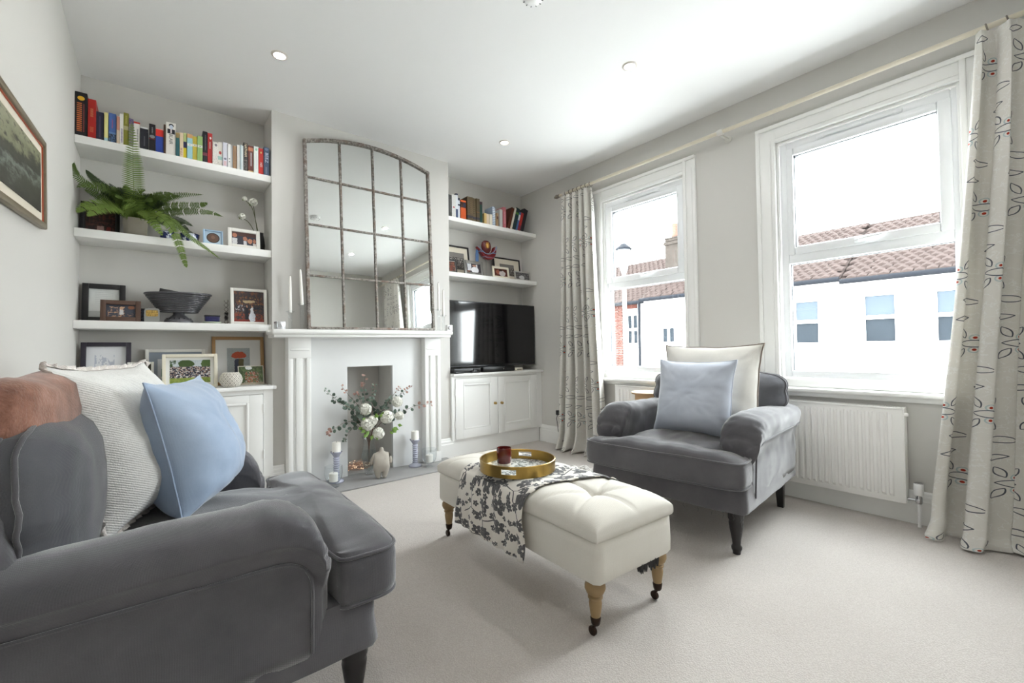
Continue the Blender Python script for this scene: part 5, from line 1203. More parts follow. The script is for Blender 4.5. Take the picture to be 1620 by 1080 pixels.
# ================================================================ shelf ornaments
m_zinc = M('dark slatted metal', rgb(92, 92, 96), .4, .15, 30, metal=.4)
t = thing('fruit_bowl', 'large grey slatted bowl on a pierced foot', 'bowl', (.490, .130, ZL[2] + .0005))
m = MB(); nb = 11
for k in range(nb):
    q = k / (nb - 1); r = .102 + .074 * q ** 1.05; z = .076 + .112 * q + (.004 if k == nb - 1 else 0)
    m = MB(); rr = .0056 if k < nb - 1 else .0068
    tl = .006 * math.sin(0); m.tube([(r * math.cos(2 * math.pi * i / 56), .62 * r * math.sin(2 * math.pi * i / 56), z + .004 * math.cos(2 * math.pi * i / 56) * q) for i in range(56)], rr, 7, closed=True); m.obj('ring', m_zinc, t, 1.2)
MB().lathe([(0, .076), (.10, .076), (.10, .070), (0, .070)], 40, Matrix.Diagonal((1, .62, 1, 1))).obj('bowl_base', m_zinc, t, .6)
MB().lathe([(.162, .186), (.10, .078), (.097, .078), (.158, .186)], 48, Matrix.Diagonal((1, .62, 1, 1))).obj('lining', m_zinc, t, .8)
MB().lathe([(.030, .072), (.032, .056), (.05, .040), (.075, .022), (.080, .008), (.080, 0), (.076, 0), (.072, .010), (.045, .032), (.026, .052), (.026, .072)], 40, Matrix.Diagonal((1, .8, 1, 1))).obj('foot', m_zinc, t, .8)
m = MB()
for k in range(16):
    a = 2 * math.pi * k / 16; m.lathe([(0, .001), (.004, .001), (.004, -.001), (0, -.001)], 10, TR(.067 * math.cos(a), .0545 * math.sin(a), .030, rz=a) @ Matrix.Rotation(R(50), 4, 'Y'))
m.obj('piercings', m_black, t)
for lab, x, rz, w in (('black folder sticking up at the left of the slatted bowl', .435, 4, .10), ('flat black tablet lying in the right of the slatted bowl', .555, -3, .12)):
    t = thing('black_folder' if 'folder' in lab else 'black_tablet', lab, 'folder' if 'folder' in lab else 'tablet', (x, .135, ZL[2] + .188), (R(-16), R(9 if 'folder' in lab else 6), R(rz))); MB().rbox(-w / 2, w / 2, -.005, .005, .0, .034 if 'folder' in lab else .018, .002).obj('cover', m_black, t, .6); MB().box(-w / 2 + .003, w / 2 - .003, -.003, .003, .0305 if 'folder' in lab else .0145, .0345 if 'folder' in lab else .0185).obj('edge', m_dark, t)
t = thing('desk_clock', 'small rounded grey clock with gold panel left of the slatted bowl', 'clock', (.352, .070, ZL[2] + .0005), (R(-6), 0, 0))
MB().prism(round_poly([(-.038, 0), (.038, 0), (.038, .088), (-.038, .088)], [.004, .004, .022, .022], 5), -.016, 0, 'xzy').obj('case', M('smoked acrylic', rgb(140, 140, 138), .2), t, .5)
MB().prism(round_poly([(-.030, .034), (.030, .034), (.030, .075), (-.030, .075)], .01, 4), -.0175, -.0155, 'xzy').obj('dial', paint('print gold dial', rgb(120, 96, 48), [('noise', 7, .4, .6, rgb(196, 160, 84))], .3), t)
t = thing('trinket_box', 'small navy trinket box on a pale dish on the third shelf', 'trinket box', (.672, .115, ZL[2] + .0005))
MB().lathe([(0, .006), (.040, .006), (.054, .014), (.056, .013), (.042, 0), (0, 0)], 32).obj('dish', M('pale green glaze', rgb(196, 204, 186), .3), t, .8)
MB().rbox(-.044, .044, -.025, .025, .014, .055, .010).obj('box', M('navy lacquer', rgb(40, 40, 84), .25), t, .7); MB().rbox(-.046, .046, -.027, .027, .050, .060, .004).obj('lid', m_black, t, .6)
t = thing('wire_holder', 'twisted wire candle holder left of the wedding photo', 'candle holder', (.757, .150, ZL[2] + .0005))
for s in (-1, 1): MB().tube([(s * .012 * math.sin(q * .55), .012 * math.cos(q * .55) * s, .003 + q * .0052) for q in range(34)], .002, 6).obj('wire', M('grey wire', rgb(130, 126, 120), .4, metal=.6), t, 1.2)
MB().lathe([(0, .004), (.018, .004), (.020, 0), (0, 0)], 20).obj('base', M('grey wire', rgb(130, 126, 120), .4, metal=.6), t, .8)
MB().lathe([(0, .03), (.009, .03), (.009, .085), (0, .085)], 14).obj('candle', m_dark, t, .8)
tq = NT('diamond carved porcelain'); g = tq.co(); xx = tq.sep(g); an = tq.mth('MULTIPLY', tq.mth('ARCTAN2', xx[1], xx[0]), 16 / (2 * math.pi)); zz = tq.mth('MULTIPLY', xx[2], 34.0)
d1 = tq.mth('ABSOLUTE', tq.mth('SUBTRACT', tq.mth('FRACT', tq.mth('ADD', an, zz)), .5)); d2 = tq.mth('ABSOLUTE', tq.mth('SUBTRACT', tq.mth('FRACT', tq.mth('SUBTRACT', an, zz)), .5)); ln_ = tq.mth('MAXIMUM', tq.mth('LESS_THAN', d1, .075), tq.mth('LESS_THAN', d2, .075))
dd = tq.mth('MULTIPLY', tq.mth('GREATER_THAN', d1, .36), tq.mth('GREATER_THAN', d2, .36)); tq.base(tq.mix(tq.mth('MAXIMUM', ln_, dd), rgb(228, 224, 214), rgb(122, 118, 110))); tq.p(rough=.5); tq.bump(ln_, -.6, .004)
t = thing('patterned_tealight', 'round cream tealight pot with diamond pattern on the left cupboard', 'tealight holder', (.768, -.004, ZC))
MB().lathe([(0, .002), (.038, .0), (.052, .010), (.066, .034), (.069, .052), (.062, .078), (.048, .097), (.043, .100), (.040, .097), (.055, .075), (.060, .050), (.045, .015), (0, .010)], 48).obj('pot', tq.m, t, 1.0)
MB().lathe([(0, .011), (.018, .011), (.018, .026), (0, .026)], 18).obj('candle', m_wax, t, .8)
tq = NT('blue and white glaze'); n = tq.noise(26, None, 3, .6); tq.base(tq.mix(tq.step(n, .50, .53), rgb(34, 46, 98), rgb(214, 220, 230))); tq.p(rough=.15, coat=.5); m_delft = tq.m
for lab, x, y, s in (('blue-and-white china bowl half hidden by drooping fern fronds', .548, .145, 1.0), ('smaller dark blue china bowl right behind the fern pot', .425, .150, .75)):
    t = thing('china_bowl', lab, 'bowl', (x, y, ZL[1] + .0005)); MB().lathe([(0, .004), (.026 * s, .004), (.028 * s, 0), (.030 * s, .006), (.046 * s, .024), (.054 * s, .05), (.055 * s, .068), (.053 * s, .068), (.051 * s, .05), (.043 * s, .026), (0, .012)], 36).obj('body', m_delft, t, .9); MB().lathe([(.055 * s, .0675), (.0562 * s, .069), (.055 * s, .0705), (.053 * s, .069)], 36).obj('rim', m_dark, t, .9)
# the crescent shaped ornament on a clear stand, right shelf
m_orn = paint('painted carnival ornament', rgb(128, 36, 40), [('band', .46, .54, rgb(110, 130, 160)), ('noise', 9, .5, .6, rgb(90, 28, 34)), ('band', .14, .18, rgb(120, 130, 150))], .35)
t = thing('carnival_ornament', 'red and blue crescent shaped painted ornament on a clear glass stand', 'ornament', (3.045, .165, ZRS[1] + .0005))
pts = [(-.125, .315), (-.085, .290), (-.045, .262), (.0, .250), (.05, .262), (.095, .300), (.112, .345), (.120, .300), (.108, .250), (.075, .212), (.03, .196), (-.02, .205), (-.065, .238), (-.105, .280)]
m = MB(); P = [(p.x, p.y) for p in smooth_path([(a, b, 0) for a, b in pts + [pts[0]]], 4)[:-1]]; n = len(P); L = []
for y, s in ((-.022, .80), (-.026, .92), (-.018, 1.0), (.018, 1.0), (.026, .92), (.022, .80)):
    L.append([(a * s + (1 - s) * 0, y, .255 + (b - .255) * s) for a, b in P])
m.loops(L); m.obj('crescent', m_orn, t, 1.0)
m = MB(); m.tube([(a, -.027, b) for a, b in P[:28]], .0035, 6); m.obj('blue_edge', M('pale blue enamel', rgb(126, 150, 178), .3), t, 1)
MB().lathe([(0, .395), (.030, .392), (.052, .372), (.060, .335), (.055, .295), (.036, .268), (0, .262)], 28, Matrix.Diagonal((1, .55, 1, 1))).obj('crown', M('maroon enamel', rgb(96, 30, 30), .35, .2, 40), t, 1.2)
MB().lathe([(0, .372), (.016, .370), (.024, .345), (.020, .315), (0, .305)], 20, TR(-.004, -.030, 0) @ Matrix.Diagonal((1, .5, 1, 1))).obj('gold_boss', M('gold enamel', rgb(188, 140, 66), .3, .1, metal=.4), t, 1.2)
m = MB(); m.loops([[(-.118 + a * w_, -.004, z) for a in (-1, 1)] + [(-.118 + a * w_, .002, z) for a in (1, -1)] for z, w_ in ((.285, .010), (.24, .018), (.17, .018), (.155, .012))]); m.obj('blue_ribbon', M('blue ribbon', rgb(70, 104, 150), .6), t)
MB().lathe([(0, 0), (.040, 0), (.040, .006), (.010, .012), (.007, .03), (.007, .16), (.014, .19), (.016, .205), (0, .205)], 24).obj('stand', m_glass, t, .9)
# ================================================================ fern
def leaf_mat(name, c1, c2, sc=14, tr=.25):
    t = NT(name); t.p(rough=.5, spec=.4); c = t.mix(t.noise(sc), c1, c2); t.base(c); q = t.n('ShaderNodeBsdfTranslucent'); t.l(c, q.inputs[0]); mx = t.n('ShaderNodeMixShader'); mx.inputs[0].default_value = tr
    t.l(t.b.outputs[0], mx.inputs[1]); t.l(q.outputs[0], mx.inputs[2]); t.l(mx.outputs[0], t.out.inputs[0]); return t.m
m_fern = leaf_mat('fern green', rgb(62, 84, 36), rgb(94, 116, 50)); m_fern2 = leaf_mat('bright fern green', rgb(86, 112, 44), rgb(124, 146, 68)); m_fern3 = leaf_mat('dark fern green', rgb(42, 58, 32), rgb(66, 84, 46))
def frond(parent, path, wmax, mat, n=34, nrm=(0, -1, .35)):
    n = int(n * 1.5); wmax *= 1.5
    pts = smooth_path(path, 14); L = len(pts); m = MB(); ln_f = sum((pts[i + 1] - pts[i]).length for i in range(L - 1)); N = Vector(nrm).normalized()
    m.tube(pts, [.0022 * (1 - .75 * i / (L - 1)) for i in range(L)], 5)
    for k in range(2, n):
        q = k / n; i = min(L - 2, int(q * (L - 1))); p = pts[i]; tg = (pts[i + 1] - pts[i]).normalized()
        sd = tg.cross(N)
        if sd.length < .15: sd = tg.cross(Vector((1, 0, .2)))
        sd.normalize(); up = sd.cross(tg).normalized()
        wl = wmax * (math.sin(math.pi * min(1, q * .9 + .12)) ** .75) * (1 if q > .1 else q * 8 + .1)
        hw_ = .5 * ln_f / n
        for s in (-1, 1):
            d = (sd * s + tg * .28).normalized(); b = p; dr = up * (.10 * wl * math.sin(k * 1.7 + s)) - Vector((0, 0, .10 * wl))
            mid = b + d * wl * .55 + dr * .3; tip = b + d * wl + dr
            v = [b - tg * hw_ * .7, b + tg * hw_ * .7, mid + tg * hw_, mid - tg * hw_ * .8, tip + tg * hw_ * .25]
            m.add([tuple(a) for a in v], [(0, 1, 2, 3), (3, 2, 4)])
    return m.obj('frond', mat, parent, 2.0)
PX, PY, PZ = .268, .135, ZL[1] + .0005
t = thing('potted_fern', 'green Boston fern in a stone pot on the second shelf', 'potted plant', (PX, PY, PZ))
m = MB(); m.lathe([(0, 0), (.052, 0), (.056, .004), (.061, .10), (.063, .118), (.058, .118), (.056, .10), (.052, .02), (0, .02)], 40); m.obj('pot', M('weathered stone pot', rgb(150, 144, 132), .8, .18, 14, .3, 40, .003), t, .8)
MB().lathe([(0, .106), (.03, .108), (.0565, .104), (.0565, .098), (0, .098)], 30).obj('soil', M('dark soil', rgb(40, 32, 26), .95, .3, 60, .8, 90, .006), t, 1.5)
rnd = random.Random(5)
def F(pts, w, mat, n=34): frond(t, [Vector((0, 0, .105))] + [Vector(p) for p in pts], w, mat, n)
# upright ones
F([(.0, -.06, .18), (-.005, -.145, .32), (-.008, -.165, .48), (-.014, -.17, .680)], .040, m_fern2, 50)
F([(-.02, -.01, .2), (-.04, -.02, .28), (-.05, -.05, .315)], .028, m_fern); F([(-.03, .04, .18), (-.07, .07, .27), (-.09, .07, .32)], .022, m_fern3)
# out to the left, over the wall side
F([(-.08, -.02, .18), (-.17, -.07, .235), (-.255, -.15, .295), (-.258, -.20, .355)], .026, m_fern, 36)
F([(-.06, .03, .2), (-.13, .05, .29), (-.20, .06, .355), (-.235, .05, .40)], .026, m_fern3, 36); F([(-.05, .06, .2), (-.1, .08, .28), (-.16, .09, .33), (-.22, .09, .36)], .024, m_fern3, 34)
F([(-.07, -.06, .16), (-.15, -.13, .155), (-.215, -.19, .11), (-.245, -.23, .055)], .032, m_fern2, 34); F([(-.06, -.09, .145), (-.11, -.17, .13), (-.165, -.235, .085), (-.20, -.265, .035)], .032, m_fern2, 34)
F([(-.04, -.02, .19), (-.09, -.05, .25), (-.16, -.09, .27), (-.22, -.14, .25), (-.25, -.19, .21)], .028, m_fern, 34)
F([(-.07, .0, .17), (-.16, -.03, .22), (-.23, -.07, .24)], .028, m_fern, 30); F([(-.03, .03, .19), (-.07, .04, .27), (-.13, .05, .34)], .024, m_fern3, 30)
# to the right
F([(.05, .0, .19), (.12, -.02, .26), (.22, -.05, .31), (.35, -.07, .335)], .028, m_fern, 40); F([(.06, -.02, .17), (.14, -.05, .21), (.22, -.08, .23), (.33, -.11, .25), (.37, -.12, .27)], .030, m_fern, 40)
F([(.07, -.03, .155), (.16, -.06, .18), (.26, -.09, .20), (.38, -.11, .21), (.46, -.12, .19)], .024, m_fern, 42); F([(.05, .04, .19), (.1, .06, .26), (.17, .06, .32), (.23, .04, .33)], .026, m_fern3, 34)
F([(.08, .0, .14), (.16, .0, .165), (.24, -.01, .15), (.30, -.02, .12)], .024, m_fern3, 36); F([(.08, .02, .13), (.16, .02, .15), (.23, .01, .13), (.28, .0, .09)], .024, m_fern3, 34); F([(.09, -.02, .125), (.17, -.02, .12), (.25, -.03, .09), (.32, -.04, .055)], .020, m_fern3, 36)
F([(.03, .02, .2), (.07, .02, .27), (.13, .01, .31), (.19, .0, .33)], .030, m_fern, 34)
# drooping over the shelf edge
F([(.05, -.08, .15), (.12, -.165, .12), (.185, -.185, .04), (.22, -.19, -.06), (.245, -.19, -.155), (.255, -.19, -.19)], .022, m_fern2, 46); F([(.07, -.07, .15), (.17, -.15, .12), (.265, -.175, .02), (.36, -.175, -.05), (.445, -.17, -.115)], .015, m_fern2, 46)
F([(.04, -.09, .14), (.07, -.15, .11), (.105, -.18, .05), (.135, -.185, -.005)], .026, m_fern2, 28); F([(.05, -.06, .16), (.11, -.12, .15), (.17, -.16, .09), (.20, -.17, .03)], .024, m_fern2, 30); F([(.02, -.10, .15), (.04, -.15, .13), (.06, -.18, .09)], .022, m_fern2, 22)
F([(-.02, -.08, .17), (-.035, -.14, .20), (-.02, -.18, .18)], .034, m_fern2, 24); F([(.02, -.05, .2), (.05, -.10, .235), (.085, -.14, .21)], .032, m_fern, 26); F([(-.03, -.06, .19), (-.06, -.11, .22), (-.085, -.15, .20)], .032, m_fern, 26); F([(.0, -.04, .21), (.02, -.09, .27), (.05, -.13, .28)], .030, m_fern, 26); F([(-.02, .02, .21), (-.03, .03, .29), (-.06, .04, .34)], .026, m_fern3, 26)
F([(.03, .0, .2), (.055, -.03, .26), (.1, -.07, .27)], .030, m_fern, 26); F([(-.03, -.02, .2), (-.055, -.05, .26), (-.09, -.09, .27)], .030, m_fern, 26)

for k in range(26):   # dense heart of the plant
    a = 2.4 * k; q = .4 + .6 * ((k * 7) % 13) / 13; dx, dy = math.cos(a), math.sin(a)
    F([(.05 * dx, .04 * dy - .01, .17 + .03 * q), (.105 * dx, .07 * dy - .02, .215 + .05 * q), (.165 * dx * (.8 + .3 * q), .09 * dy - .04, .205 + .075 * q)], .027, (m_fern, m_fern3, m_fern)[k % 3], 22)

# ================================================================ white flowers in a dark vase, end of the second shelf
m_petal = M('white petals', rgb(236, 236, 228), .6, .03, 30); m_stem = M('green stem', rgb(86, 92, 58), .6, .15, 30); m_pet2 = leaf_mat('green sepals', rgb(110, 128, 70), rgb(140, 156, 96))
def pompon(parent, c, r, n, name='flower', mat=None, seed=1):
    rd = random.Random(seed); m = MB()
    for k in range(n):
        zz = 1 - 2 * (k + .5) / n; a = k * 2.399963; q = math.sqrt(max(0, 1 - zz * zz)); d = Vector((q * math.cos(a), q * math.sin(a), zz)); ps = r * .42
        Mx = d.to_track_quat('Z', 'Y').to_matrix().to_4x4(); Mx.translation = Vector(c) + d * r * (.72 + .2 * rd.random())
        m.add([(0, 0, -.1 * ps), (ps, 0, .15 * ps), (.5 * ps, .5 * ps, .25 * ps), (0, ps, .15 * ps), (-.5 * ps, .5 * ps, .25 * ps), (-ps, 0, .15 * ps), (-.5 * ps, -.5 * ps, .25 * ps), (0, -ps, .15 * ps), (.5 * ps, -.5 * ps, .25 * ps)], [(0, 1, 2), (0, 2, 3), (0, 3, 4), (0, 4, 5), (0, 5, 6), (0, 6, 7), (0, 7, 8), (0, 8, 1)], Mx @ Matrix.Rotation(rd.random() * 6, 4, 'Z'))
    return m.obj(name, mat or m_petal, parent, 1.0)
t = thing('bud_vase', 'dark vase with three white flowers at the end of the second shelf', 'vase', (.968, .165, ZL[1] + .0005))
MB().lathe([(0, 0), (.026, 0), (.034, .02), (.036, .06), (.030, .11), (.024, .14), (.026, .15), (.023, .15), (.021, .14), (.026, .11), (.030, .05), (0, .012)], 28).obj('vase', m_dark, t, .9)
for (pts, r, sd) in (([(0, 0, .06), (-.02, -.005, .18), (-.035, -.01, .30), (-.045, -.012, .355)], .030, 3), ([(-.005, 0, .06), (-.04, -.01, .16), (-.075, -.02, .215), (-.115, -.03, .235)], .024, 7), ([(0, 0, .10), (-.03, -.01, .25), (-.055, -.02, .33), (-.098, -.02, .375)], .017, 9)):
    MB().tube(smooth_path(pts, 6), .0022, 6).obj('stem', m_stem, t, 1); e = pts[-1]; f_ = pompon(t, (e[0], e[1], e[2] + r * .5), r, 26, 'flower', None, sd)
    pompon(f_, (e[0] - r * .5, e[1], e[2]), r * .55, 10, 'sepals', m_pet2, sd + 1)

# ================================================================ fireplace: vase of eucalyptus, figure, candles, lights
ZH = .0135
m_euc = leaf_mat('eucalyptus grey green', rgb(92, 108, 98), rgb(132, 146, 134), 30, .15); m_euc2 = leaf_mat('eucalyptus dark green', rgb(64, 82, 72), rgb(98, 114, 100), 30, .15); m_euc3 = leaf_mat('dusty pink eucalyptus', rgb(156, 120, 112), rgb(190, 158, 146), 30, .15); m_twig = M('brown twig', rgb(104, 78, 62), .7, .2, 40)
t = thing('glass_flower_vase', 'clear glass vase of eucalyptus and white hydrangeas on the hearth', 'vase of flowers', (1.690, -.085, ZH))
MB().lathe([(0, 0), (.032, 0), (.036, .004), (.030, .016), (.040, .05), (.058, .11), (.062, .15), (.050, .20), (.040, .235), (.046, .275), (.058, .30), (.0555, .300), (.043, .275), (.037, .235), (.047, .20), (.0585, .15), (.0545, .11), (.036, .052), (.020, .022), (0, .018)], 40).obj('vase', m_glass, t, .9)
MB().lathe([(0, .022), (.033, .05), (.052, .11), (.057, .15), (.050, .185), (0, .187)], 30).obj('water', glass_mat('vase water', (.93, .96, .95, 1), .1), t, .9)
def branch(pts, mat, n, r, seed, tipmat=None):
    rd = random.Random(seed); P = smooth_path([(0, 0, .08), (pts[0][0] * .12, pts[0][1] * .12, .28)] + pts, 8); L = len(P)
    b = MB().tube(P, [.0022 * (1 - .6 * i / L) for i in range(L)], 5).obj('branch', m_twig, t, 1); mm = [MB(), MB()]
    for k in range(n):
        q = .36 + .64 * (k + .5) / n; i = min(L - 2, int(q * (L - 1))); p = P[i]; tg = (P[i + 1] - P[i]).normalized(); ra = r * (1.12 - .55 * (k / n)) * (.85 + .3 * rd.random())
        for s in (0, 1):
            a = rd.random() * 6.28; sd = tg.orthogonal().normalized(); sd = Matrix.Rotation(a + s * math.pi, 3, tg) @ sd; d = (sd + tg * .35).normalized(); nn = Vector((rd.uniform(-.6, .6), -1, rd.uniform(-.3, .9))).normalized()
            y = nn.cross(d)
            if y.length < .1: continue
            y.normalize(); c = p + d * (ra * 1.1 + .004); nn2 = d.cross(y); m = mm[1] if (tipmat and k > n * .62) else mm[0]
            v = [tuple(c + nn2 * .12 * ra)] + [tuple(c + d * ra * math.cos(2 * math.pi * g / 8) * 1.05 + y * ra * math.sin(2 * math.pi * g / 8) * .9) for g in range(8)]
            m.add(v, [(0, 1 + g, 1 + (g + 1) % 8) for g in range(8)])
    if mm[0].v: mm[0].obj('leaves', mat, b, 1.0)
    if mm[1].v: mm[1].obj('leaf_tips', tipmat, b, 1.0)
BR = [([(-.13, -.03, .50), (-.25, -.05, .60), (-.355, -.06, .70)], m_euc, 12, .017, 1, None), ([(-.09, -.02, .47), (-.17, -.05, .55), (-.24, -.07, .58), (-.30, -.09, .62)], m_euc2, 11, .018, 2, None), ([(-.10, -.03, .42), (-.20, -.06, .44), (-.30, -.08, .40), (-.335, -.09, .37)], m_euc2, 10, .017, 3, m_euc3), ([(-.11, -.04, .40), (-.19, -.08, .36), (-.225, -.10, .30)], m_euc, 8, .016, 4, None),
      ([(-.02, 0, .52), (-.03, .02, .66), (-.02, .02, .79)], m_euc2, 12, .017, 5, m_euc3), ([(.03, .01, .50), (.045, .02, .62), (.055, .01, .72)], m_euc, 10, .016, 6, None), ([(-.05, -.02, .52), (-.09, -.03, .62), (-.12, -.03, .66)], m_euc, 9, .016, 7, m_euc3), ([(.10, .0, .50), (.20, -.02, .58), (.30, -.03, .64), (.36, -.04, .68)], m_euc2, 12, .015, 8, m_euc3), ([(.11, -.02, .48), (.19, -.03, .61), (.255, -.04, .68)], m_euc, 10, .012, 9, m_euc3),
      ([(.12, -.02, .42), (.25, -.05, .47), (.38, -.07, .515), (.52, -.08, .52)], m_euc2, 13, .019, 10, m_euc3), ([(.08, -.02, .50), (.14, -.04, .56), (.18, -.05, .60)], m_euc, 8, .016, 11, None), ([(-.05, -.05, .45), (-.10, -.09, .50), (-.14, -.12, .52)], m_euc, 8, .019, 12, None), ([(.02, -.03, .50), (.0, -.06, .57), (-.01, -.08, .60)], m_euc2, 8, .019, 13, None), ([(-.07, 0, .52), (-.16, .0, .64), (-.22, -.01, .72)], m_euc, 9, .014, 14, m_euc3), ([(.05, -.05, .46), (.09, -.09, .52), (.10, -.11, .56)], m_euc2, 7, .018, 15, None)]
for b in BR: branch(*b)
m_hyd = leaf_mat('fresh green leaves', rgb(104, 140, 60), rgb(140, 174, 86), 20, .25)
for k, (x, y, z, r) in enumerate(((-.065, -.10, .530, .046), (.100, -.12, .455, .052), (-.055, -.12, .415, .050), (.195, -.10, .565, .044), (.205, -.12, .455, .036), (.030, -.12, .335, .046), (-.02, -.13, .44, .040))):
    pompon(t, (x, y, z), r, 60, 'flower', None, 20 + k)
m = MB(); rd = random.Random(3)
for k in range(22):
    a = rd.random() * 6.28; x = .05 + .14 * math.cos(a); z = .385 + .065 * math.sin(a) + .03 * rd.random(); y = -.10 - .04 * rd.random(); s = .030 + .012 * rd.random(); d = Vector((math.cos(a), -.3, math.sin(a) * .6 - .1)).normalized(); q = d.cross(Vector((0, -1, .3))).normalized(); c = Vector((x, y, z)); n_ = d.cross(q)
    m.add([tuple(c), tuple(c + d * s * .5 + q * s * .42 + n_ * .005), tuple(c + d * s * 1.2), tuple(c + d * s * .5 - q * s * .42 + n_ * .005), tuple(c + d * s * .55 - n_ * .004)], [(0, 1, 4), (1, 2, 4), (2, 3, 4), (3, 0, 4)])
m.obj('green_leaves', m_hyd, t, 1.2)
# stone figure: full-bodied standing torso without arms raised, one continuous body
m_stone = M('pale carved stone', rgb(176, 170, 160), .75, .08, 30, .25, 90, .002)
def stone_figure():
    bm_v = []; bm_e = []; rad = []
    def j(p, r): bm_v.append(p); rad.append(r); return len(bm_v) - 1
    pel = j((0, 0, .092), (.046, .036)); bel = j((0, -.004, .125), (.054, .042)); ches = j((0, 0, .165), (.043, .034)); nk = j((0, .002, .200), (.017, .015)); hd = j((.002, 0, .218), (.015, .015)); ht = j((.002, 0, .236), (.010, .010))
    bm_e += [(pel, bel), (bel, ches), (ches, nk), (nk, hd), (hd, ht)]
    for s in (-1, 1):
        th_ = j((s * .024, 0, .062), (.030, .029)); kn = j((s * .021, 0, .032), (.021, .021)); an = j((s * .019, -.002, .012), (.015, .016)); ft = j((s * .020, -.014, .008), (.012, .008)); bm_e += [(pel, th_), (th_, kn), (kn, an), (an, ft)]
        sh = j((s * .040, .004, .178), (.016, .016)); el = j((s * .058, .006, .140), (.012, .012)); wr_ = j((s * .058, .010, .105), (.010, .010)); bm_e += [(ches, sh), (sh, el), (el, wr_)]
    me = bpy.data.meshes.new('stone_figure'); me.from_pydata(bm_v, bm_e, []); me.update()
    o = bpy.data.objects.new('stone_figure', me); COL.objects.link(o)
    sk = o.modifiers.new('skin', 'SKIN'); lay = me.skin_vertices[0] if me.skin_vertices else None
    if lay is None:
        bm = bmesh.new(); bm.from_mesh(me); bm.verts.layers.skin.verify(); bm.to_mesh(me); bm.free(); lay = me.skin_vertices[0]
    for i, r in enumerate(rad): lay.data[i].radius = r; lay.data[i].use_root = (i == pel)
    sb = o.modifiers.new('sub', 'SUBSURF'); sb.levels = 2; sb.render_levels = 2
    dg = bpy.context.evaluated_depsgraph_get(); me2 = bpy.data.meshes.new_from_object(o.evaluated_get(dg)); bpy.data.objects.remove(o)
    me2.polygons.foreach_set('use_smooth', [True] * len(me2.polygons)); me2.materials.clear(); me2.materials.append(m_stone); me2.name = 'stone_figure'
    zmin = min(v.co.z for v in me2.vertices)
    for v in me2.vertices: v.co.z -= zmin
    return me2
o = link('stone_figurine', stone_figure(), None, (1.718, -.262, ZH), (0, 0, R(-18))); o.scale = (1.2, 1.15, 1.02); tag(o, 'pale stone figurine of a rounded standing body on the hearth', 'figurine')
# lilac barley-twist candlesticks with pillar candles
m_lil = M('pale lilac glass', rgb(176, 179, 196), .15, .06, 20, coat=.4)
def twist(label, x, y):
    t = thing('twisted_candlestick', label, 'candlestick', (x, y, ZH), group='lilac twisted candlesticks'); pr = [(0, 0), (.052, 0), (.054, .006), (.048, .016), (.030, .024), (.021, .032)]
    z = .032
    for k in range(9): pr += [(.0245, z + .008), (.018, z + .017)]; z += .017
    pr += [(.022, z + .008), (.030, z + .022), (.040, z + .034), (.043, z + .040), (.041, z + .043), (.033, z + .040), (0, z + .038)]
    MB().lathe(pr, 32).obj('stick', m_lil, t, .9); zc = z + .0385
    c = MB().lathe([(0, 0), (.0315, 0), (.032, .003), (.032, .070), (.029, .074), (.012, .072), (0, .070)], 28, TR(0, 0, zc)).obj('candle', m_wax, t, .9); MB().tube([(0, 0, zc + .070), (.001, 0, zc + .079)], .0009, 5).obj('wick', m_wick, c)
    for k in range(4): a = R(45 + 90 * k); MB().lathe([(0, .004), (.0035, .003), (.004, 0), (0, -.003)], 8, TR(.042 * math.cos(a), .042 * math.sin(a), zc + .003)).obj('prong', m_bronze, t, 1)
twist('lilac twisted glass candlestick with pillar candle left of the fireplace opening', 1.425, -.125); twist('lilac twisted glass candlestick with pillar candle right of the fireplace opening', 2.075, -.115)
def hurricane(label, x, y):
    t = thing('hurricane_glass', label, 'candle holder', (x, y, ZH), group='clear hurricane glasses')
    MB().lathe([(0, 0), (.036, 0), (.040, .005), (.018, .012), (.016, .022), (.040, .034), (.056, .06), (.062, .10), (.060, .15), (.058, .15), (.060, .10), (.054, .062), (.038, .037), (0, .030)], 36).obj('glass', m_glass, t, .9)
    c = MB().lathe([(0, .033), (.030, .040), (.031, .098), (.027, .101), (0, .099)], 24).obj('candle', m_wax, t, .9); MB().tube([(0, 0, .098), (.001, 0, .107)], .0009, 5).obj('wick', m_wick, c)
hurricane('clear hurricane glass with a white candle beside the left lilac candlestick', 1.370, -.235); hurricane('clear hurricane glass with a white candle in front of the right pilaster', 2.160, -.205)
# copper string lights heaped in the fireplace
t = thing('string_lights', 'heap of copper wire string lights inside the fireplace', 'string lights', (1.665, .13, ZH)); rd = random.Random(9); m = MB(); P = []
for k in range(150): a = k * .9 + rd.random(); r = .03 + .09 * rd.random(); P.append((r * math.cos(a) * 1.1, r * math.sin(a) * .8, .008 + .085 * rd.random() * (1.1 - r / .13)))
m.tube(smooth_path(P, 3), .0011, 5); m.obj('wire', M('copper wire', rgb(206, 168, 148), .35, .1, metal=.8), t, 1)
mq = NT('warm fairy light'); mq.p(es=.8, ec=(1, .72, .45, 1)); mq.base(rgb(255, 226, 190)); m = MB()
for k in range(0, 150, 4): m.lathe([(0, .004), (.0028, .002), (.0028, -.002), (0, -.004)], 6, TR(*P[k]))
o = m.obj('bulbs', mq.m, t, 1); o['kind'] = 'stuff'
